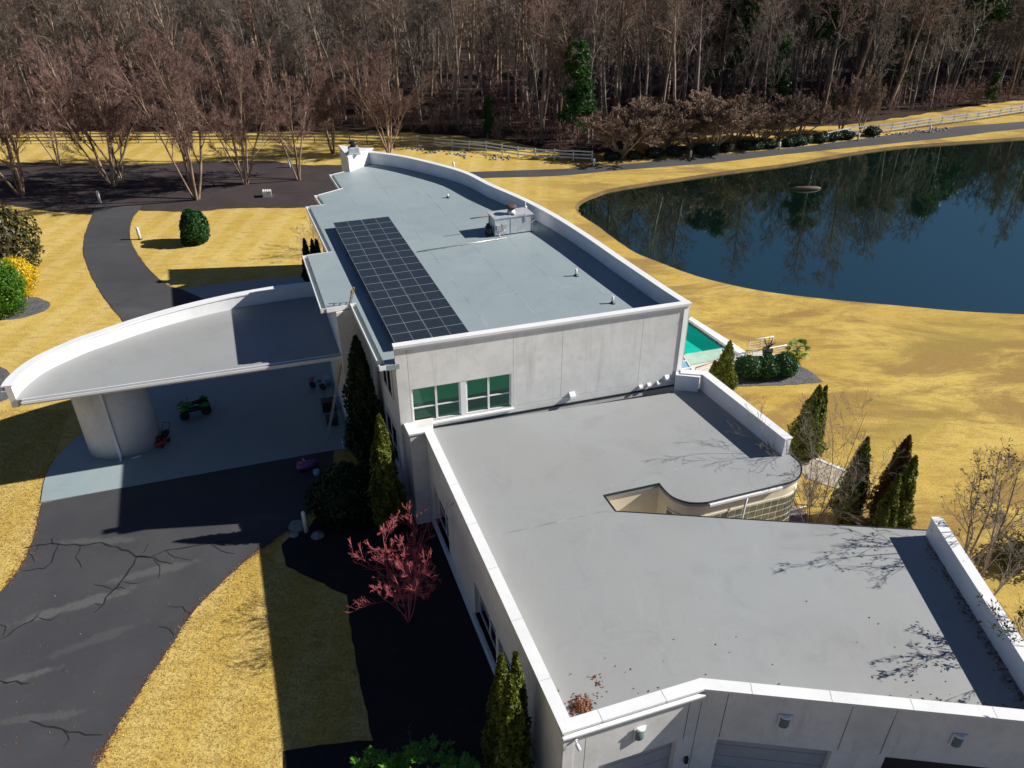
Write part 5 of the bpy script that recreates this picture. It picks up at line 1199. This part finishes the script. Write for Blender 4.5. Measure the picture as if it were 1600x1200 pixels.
def leafy_tree(seed, H, nst, sp, p, label, nl, rz=0):
    g = np.random.default_rng(seed); tk, cr = twiggy(seed, H, nst, sp, 8, 6, 3, .2, .009, .075, .1)
    t = tree('young_magnolia', mesh_np('trunk', *tk, M['bark_pale']), mesh_np('crown', *cr, M['twig_grey']), p, label, 'tree', 'half leafless trees behind the garage', rz=rz)
    V = cr[0]; C = V[g.integers(0, len(V), nl)]; C = np.repeat(C, 4, 0)+g.normal(size=(nl*4, 3))*.09; W, Q = leaves(C, g.normal(size=C.shape), .075, g, .45, 1)
    o = bpy.data.objects.new('foliage', mesh_np('foliage', W, Q, M['leaf_mag'])); col.objects.link(o); o.parent = t
b_ = BRo+rn*1.6
leafy_tree(91, 7.6, 4, .24, (25.4, 31.8, 0), 'half leafless tree just behind the right garage parapet, left of two', 90, .5)
leafy_tree(92, 10.3, 3, .12, (22.9, 26.9, 0), 'half leafless tree behind the right garage parapet, at the frame edge', 190, 2.1)
leafy_tree(93, 11.2, 4, .20, (23.4, 19.3, 0), 'half leafless tree just outside the frame shading the garage roof corner', 480, 1.2)
shrub('scrub', at(1590,880,0), 1.5, 1.3, .8, 1500, .10, 'leaf_mag', 'low tangled scrub at the right edge below the half leafless trees', None, 95, lump=.5, core=.6)
# ---- palm
p = at(1242,570,0); pal = empty('palm', tuple(p), 'small fan palm with a few yellowed fronds beside the gravel triangle', 'palm')
mb = MB(); mb.tube([p, p+Vector((.05,0,.8)), p+Vector((0,.05,1.5))], [.16,.18,.14], 9); mb.build('trunk', M['bark'], pal)
g = np.random.default_rng(5)
for k in range(16):
    a = k*2.4; e = R(62-k*7); c = p+Z3*1.45; d = Vector((math.cos(a)*math.cos(e), math.sin(a)*math.cos(e), math.sin(e))); L = .55; s_ = d.cross(Z3).normalized(); nn_ = s_.cross(d)
    mb = MB(); mb.tube([c, c+d*L*.7, c+d*L-Z3*.05], [.02,.016,.01], 4)
    for j in range(13):
        t = (j-6)/6*1.25; v = (d*math.cos(t)+s_*math.sin(t)).normalized(); ww = (-d*math.sin(t)+s_*math.cos(t))*.045; b0 = c+d*L; tip = b0+v*.60-Z3*.16; m_ = b0+v*.30
        mb.add([b0, m_-ww, tip, m_+ww], [[0,1,2,3]])
    mb.build('frond', M['leaf_yellow'] if k in (12, 13, 15) else M['palm'], pal)
mb = MB()
for k in range(26):
    a = rnd.uniform(0, 6.28); q = urn.location+Vector((0,0,1.15)); mb.tube([q, q+Vector((math.cos(a)*.25, math.sin(a)*.25, .45)), q+Vector((math.cos(a)*rnd.uniform(.3,.6), math.sin(a)*rnd.uniform(.3,.6), rnd.uniform(.5,1.0)))], [.03,.025,.012], 4)
mb.build('dried_plant', M['rust'], urn)
# ---- pines
def pine(seed, H, r, bare):
    g = np.random.default_rng(seed); tk = trunkline((0, 0, 0), (g.normal()*.03, g.normal()*.03, 1), H, 8, .03, g, .012*H, .03)
    l1 = grow(*tk, int(46*(1-bare)+10), bare, .985, r/H, 1.35, 5, .03, .12, g, .3, taper=.75); l2 = grow(*l1, 8, .2, 1, .45, .75, 3, .05, .15, g, .6)
    pts = l2[0][:, 1:].reshape(-1, 3); pts = np.concatenate([pts, l1[0][:, 2:].reshape(-1, 3)]); C = np.repeat(pts, 10, 0)+g.normal(size=(len(pts)*10, 3))*np.array([.36, .36, .20]); W, Q = leaves(C, np.tile([0, 0, 1.], (len(C), 1)), .33, g, .28, .9)
    return joinm([tubes(*tk, 7), tubes(*l1, 4)]), (W, Q)
pn = []
for i in range(3): a, b = pine(200+i, 16, (3.4, 2.6, 3.8)[i], (.22, .15, .4)[i]); pn.append((mesh_np('trunk', *a, M['bark']), mesh_np('crown', *b, M['needle'])))
psp = woods(26, 60, 20, 6.0, 960, 2000)
for p in psp:
    s = rnd.uniform(21, 27)/16; tree('pine_tree', *pn[2 if rnd.random() < .75 else 0], p, 'dark tall pine standing among the bare hardwoods of the right hand woods', 'pine', 'pines among the right hand woods', (s*.95, s*.95, s))
for (x, y, yt, k, sx2, lb) in ((902,232,66,0,1.0,'largest green pine at the wood edge, left of the crepe myrtle row'), (1208,192,64,1,.9,'green pine rising behind the right part of the crepe myrtle row'), (1543,170,112,1,1.1,'small green pine above the right hand fence'),
    (762,222,150,1,1.0,'dark green cedar behind the middle fence'), (1298,190,132,1,.7,'thin olive cedar behind the two upright bare shrubs'), (1482,150,-70,2,1.1,'tall pine at the top right corner of the woods'), (1440,150,-60,2,1.0,'tall pine in the top right woods, left of the corner pine'), (1120,170,-60,0,.9,'tall pine deep in the woods above the crepe myrtle row'), (1385,165,-40,0,.8,'dark pine deep in the woods above the right hand bollard')):
    p = at(x, y-6, 0); s = hgt(x, y-6, yt)/16
    tree('pine_tree', *pn[k], p, lb, 'pine', 'evergreens in the woods', (s*sx2, s*sx2, s))
# ================================================================== FENCES AND STONE
def fence(pts, spacing, h, mat, label, rails=3):
    P = px(pts); t = empty('rail_fence', (P[0].x, P[0].y, 0), label, 'fence', 'three rail fences at the wood edge'); pos_ = []
    cum = [0.0]
    for a, b in zip(P[:-1], P[1:]): cum.append(cum[-1]+(b-a).length)
    n = max(2, round(cum[-1]/spacing)); 
    for i in range(n+1):
        d = cum[-1]*i/n
        for k in range(len(P)-1):
            if cum[k+1] >= d-1e-6: pos_.append(P[k].lerp(P[k+1], (d-cum[k])/(cum[k+1]-cum[k]))); break
    pm = MB(); pm.cbox((0,0,0), .15, .15, h+.14); pme = pm.mesh('post', M[mat])
    for q in pos_: o = link('post', pme, t, Vector((q.x, q.y, 0))-wloc(t)); o.rotation_euler = (R(rnd.uniform(-2,2)), R(rnd.uniform(-2,2)), rnd.uniform(0, .3))
    for a, b in zip(pos_[:-1], pos_[1:]):
        d = (b-a).normalized(); nn = Vector((d.y, -d.x)); nn = nn if nn.y < 0 else -nn
        for r_ in range(rails):
            z = h*(r_+.72)/rails+.02; mb = MB(); mb.box((a.x+nn.x*.08, a.y+nn.y*.08, z+rnd.uniform(-.03,.03)), (b-a).to_3d()+Vector((0,0,rnd.uniform(-.03,.03))), nn.to_3d()*.05, (0,0,.17)); mb.build('rail', M[mat], t)
fence([(-120,226),(0,225),(200,223),(400,222),(560,224),(680,231)], 2.7, 1.5, 'fence_brown', 'weathered grey brown three rail fence behind the multi stem trees')
fence([(680,231),(702,232),(762,238),(823,248),(880,250),(925,252)], 2.6, 1.4, 'fence_white', 'white three rail fence in the middle, above the pale stones')
fence([(1290,221),(1331,212),(1382,208),(1449,198),(1521,189),(1598,177),(1760,152)], 2.8, 1.4, 'fence_white', 'long white three rail fence climbing along the road on the right')
def stones(pts, n, s0, s1, wd):
    P = px(pts); items = []; protos_ = []
    for i in range(5):
        bm = bmesh.new(); bmesh.ops.create_icosphere(bm, subdivisions=1, radius=1)
        for v in bm.verts: v.co *= rnd.uniform(.7, 1.2); v.co.z *= .6
        protos_.append((np.array([tuple(v.co) for v in bm.verts]), np.array([[v.index for v in f.verts] for f in bm.faces]))); bm.free()
    for _ in range(n):
        k = rnd.randrange(len(P)-1); q = P[k].lerp(P[k+1], rnd.random()); q = q+Vector((rnd.gauss(0, .3), rnd.gauss(0, wd))); items.append((protos_[rnd.randrange(5)], (q.x, q.y, .05), rnd.uniform(s0, s1), rnd.uniform(0, 6.28)))
    return scatter_mesh('riprap_stones', items, M['rock'])
stones([(600,229),(640,232),(690,238),(740,244),(800,249)], 100, .10, .30, .7)
stones([(1355,214),(1400,210),(1440,207),(1480,201)], 45, .10, .28, .5)
# ---- fallen leaves
def litterleaves(cs, n, z, spread, size, name='dead_leaves'):
    g = np.random.default_rng(n); C = []
    for (x, y, s) in cs:
        q = at(x, y, z)
        for _ in range(n): r = abs(g.normal())*s; a = g.random()*6.28; C.append((q.x+math.cos(a)*r, q.y+math.sin(a)*r, z+.015+max(0, spread*(1-r/(s*1.6)))*g.random()))
    W, Q = leaves(np.array(C), np.tile([0, 0, 1.], (len(C), 1)), size, g, .55, .5); return tag(link(name, mesh_np(name, W, Q, M['leaf_dead'])), kind='stuff')
FLi = at(905,1108,ZL); litterleaves([(904,1106,.30), (908,1104,.32)], 260, ZL, .22, .055)
litterleaves([(935,1068,.16), (929,1058,.12)], 16, ZL, .03, .05)
g = np.random.default_rng(77); C = []
for _ in range(30):
    x = g.uniform(890, 1560); y = 1066+(x-1100)*.10 if x > 1100 else 1120-(x-890)*.26
    q = at(x, y-abs(g.normal())*45-6, ZL); C.append((q.x, q.y, ZL+.02))
for _ in range(8): q = at(g.uniform(760, 1400), g.uniform(700, 1050), ZL); C.append((q.x, q.y, ZL+.015))
W, Q = leaves(np.array(C), np.tile([0, 0, 1.], (len(C), 1)), .055, g, .5, .4); tag(link('dead_leaves', mesh_np('dead_leaves', W, Q, M['leaf_dead'])), kind='stuff')
C = []
for (pl, n, jt) in ((dr, 900, .12), (dl, 500, .12), (up_l, 260, .1), (up_r, 260, .1)):
    Pp = smoothc(px(pl), 6)
    for _ in range(n): k = g.integers(0, len(Pp)-1); q = Pp[k].lerp(Pp[k+1], g.random()); C.append((q.x+g.normal()*jt, q.y+g.normal()*jt, .05))
for _ in range(170): q = at(g.uniform(0, 330), g.uniform(860, 1190), 0); C.append((q.x, q.y, .045)) if inside((q.x, q.y), [tuple(v) for v in near]) else None
W, Q = leaves(np.array(C), np.tile([0, 0, 1.], (len(C), 1)), .05, g, .5, .4); tag(link('dead_leaves', mesh_np('dead_leaves', W, Q, M['leaf_dead'])), kind='stuff')
# ---- tar filled cracks in the drive
def crack(pts, wd):
    P = jag(px(pts), .09, .33); mb = MB(); n = len(P)
    wv = [wd*rnd.uniform(.55, 1.2)*(.4 if i in (0, n-1) else 1) for i in range(n)]; L_ = [p for p in P]
    l = []; r_ = []
    for i in range(n):
        d = (P[min(i+1, n-1)]-P[max(i-1, 0)]).normalized(); nn = Vector((-d.y, d.x)); l.append(P[i]+nn*wv[i]/2); r_.append(P[i]-nn*wv[i]/2)
    vs = [(*p, .046) for p in l]+[(*p, .046) for p in r_]; mb.add(vs, [[i, n+i, n+i+1, i+1] for i in range(n-1)])
    mb.build('crack_filler', M['rubber'], drive)
for pts, wd in (([(37,857),(60,852),(90,850),(125,853),(158,850),(185,855),(213,870),(240,874),(270,882)], .16), ([(90,850),(80,880),(70,888),(35,893)], .12), ([(85,852),(82,843),(92,835)], .10),
    ([(213,870),(205,890),(190,910),(175,924),(160,945),(148,958)], .15), ([(213,868),(235,870),(260,862),(300,855),(335,850),(362,848)], .12), ([(215,870),(225,862),(232,850)], .08), ([(175,922),(160,918),(147,914)], .10), ([(175,922),(188,920),(198,921)], .09), ([(160,945),(150,944),(142,947)], .09),
    ([(0,1000),(25,985),(50,970),(62,962)], .11), ([(48,972),(58,960),(65,956)], .1), ([(0,975),(12,980),(5,995)], .08), ([(45,1128),(70,1136),(95,1140),(125,1144),(145,1150),(160,1149)], .12), ([(0,1064),(25,1067),(48,1068)], .12), ([(248,979),(265,985),(272,993)], .11), ([(60,966),(80,970),(95,960)], .1), ([(125,853),(120,870),(128,888)], .07), ([(240,874),(252,892),(248,905)], .06), ([(262,860),(272,872),(300,876)], .06), ([(100,1141),(108,1156),(100,1168)], .06), ([(190,910),(215,912),(232,905)], .06), ([(300,960),(285,950),(262,948)], .07), ([(60,853),(52,866),(55,880)], .06), ([(330,850),(345,862),(368,866)], .07)):
    crack(pts, wd*.72)

# leaves blown against the tall garage parapet
C = []
for _ in range(420):
    q = BRo.lerp(FR, g.random()**.7)-rn*(.5+abs(g.normal())*.22); C.append((q.x, q.y, ZL+.02+.03*g.random()))
for _ in range(160):
    q = FM.lerp(FR, .55+.4*g.random())+nR*-(.58+abs(g.normal())*.25); C.append((q.x, q.y, ZL+.02))
W, Q = leaves(np.array(C), np.tile([0, 0, 1.], (len(C), 1)), .05, g, .55, .6); tag(link('dead_leaves', mesh_np('dead_leaves', W, Q, M['leaf_dead'])), kind='stuff')
# rough grass clumps on the nearest lawns
M['straw'] = leafmat('straw_grass_blades', (0.66, 0.51, 0.18), (0.46, 0.33, 0.10), (0.58, 0.42, 0.12), 0.2, 0.9)
def clumps(poly, n, h, wd, avoid):
    P = [tuple(p) for p in px(poly)]; xs = [p[0] for p in P]; ys = [p[1] for p in P]; C = []
    while len(C) < n:
        x, y = g.uniform(min(xs), max(xs)), g.uniform(min(ys), max(ys))
        if inside((x, y), P) and not any(inside((x, y), a) for a in avoid): C.append((x, y))
    C = np.array(C); C = np.repeat(C, 4, 0)+g.normal(size=(n*4, 2))*.035; m = len(C); a = g.random(m)*6.28; L = h*(.5+g.random(m)); t = g.normal(size=(m, 2))*h*.7
    B = np.stack([C[:, 0], C[:, 1], np.zeros(m)], 1); dx = np.stack([np.cos(a), np.sin(a), np.zeros(m)], 1)*wd; tip = B+np.stack([t[:, 0], t[:, 1], L], 1)
    V = np.stack([B-dx, B+dx, tip], 1).reshape(-1, 3); tag(link('grass_clumps', mesh_np('grass_clumps', V, np.arange(m*3).reshape(m, 3), M['straw'])), kind='stuff')
nearp = [tuple(v) for v in near]; bedw = [tuple(v) for v in px(bedp)]; padw = [tuple(v) for v in padp]
clumps([(400,862),(540,930),(580,1180),(420,1240),(120,1240),(180,1130),(260,1010)], 11000, .055, .012, [nearp, bedw])
clumps([(0,640),(110,640),(70,760),(50,860),(0,935)], 5000, .06, .014, [nearp, padw])
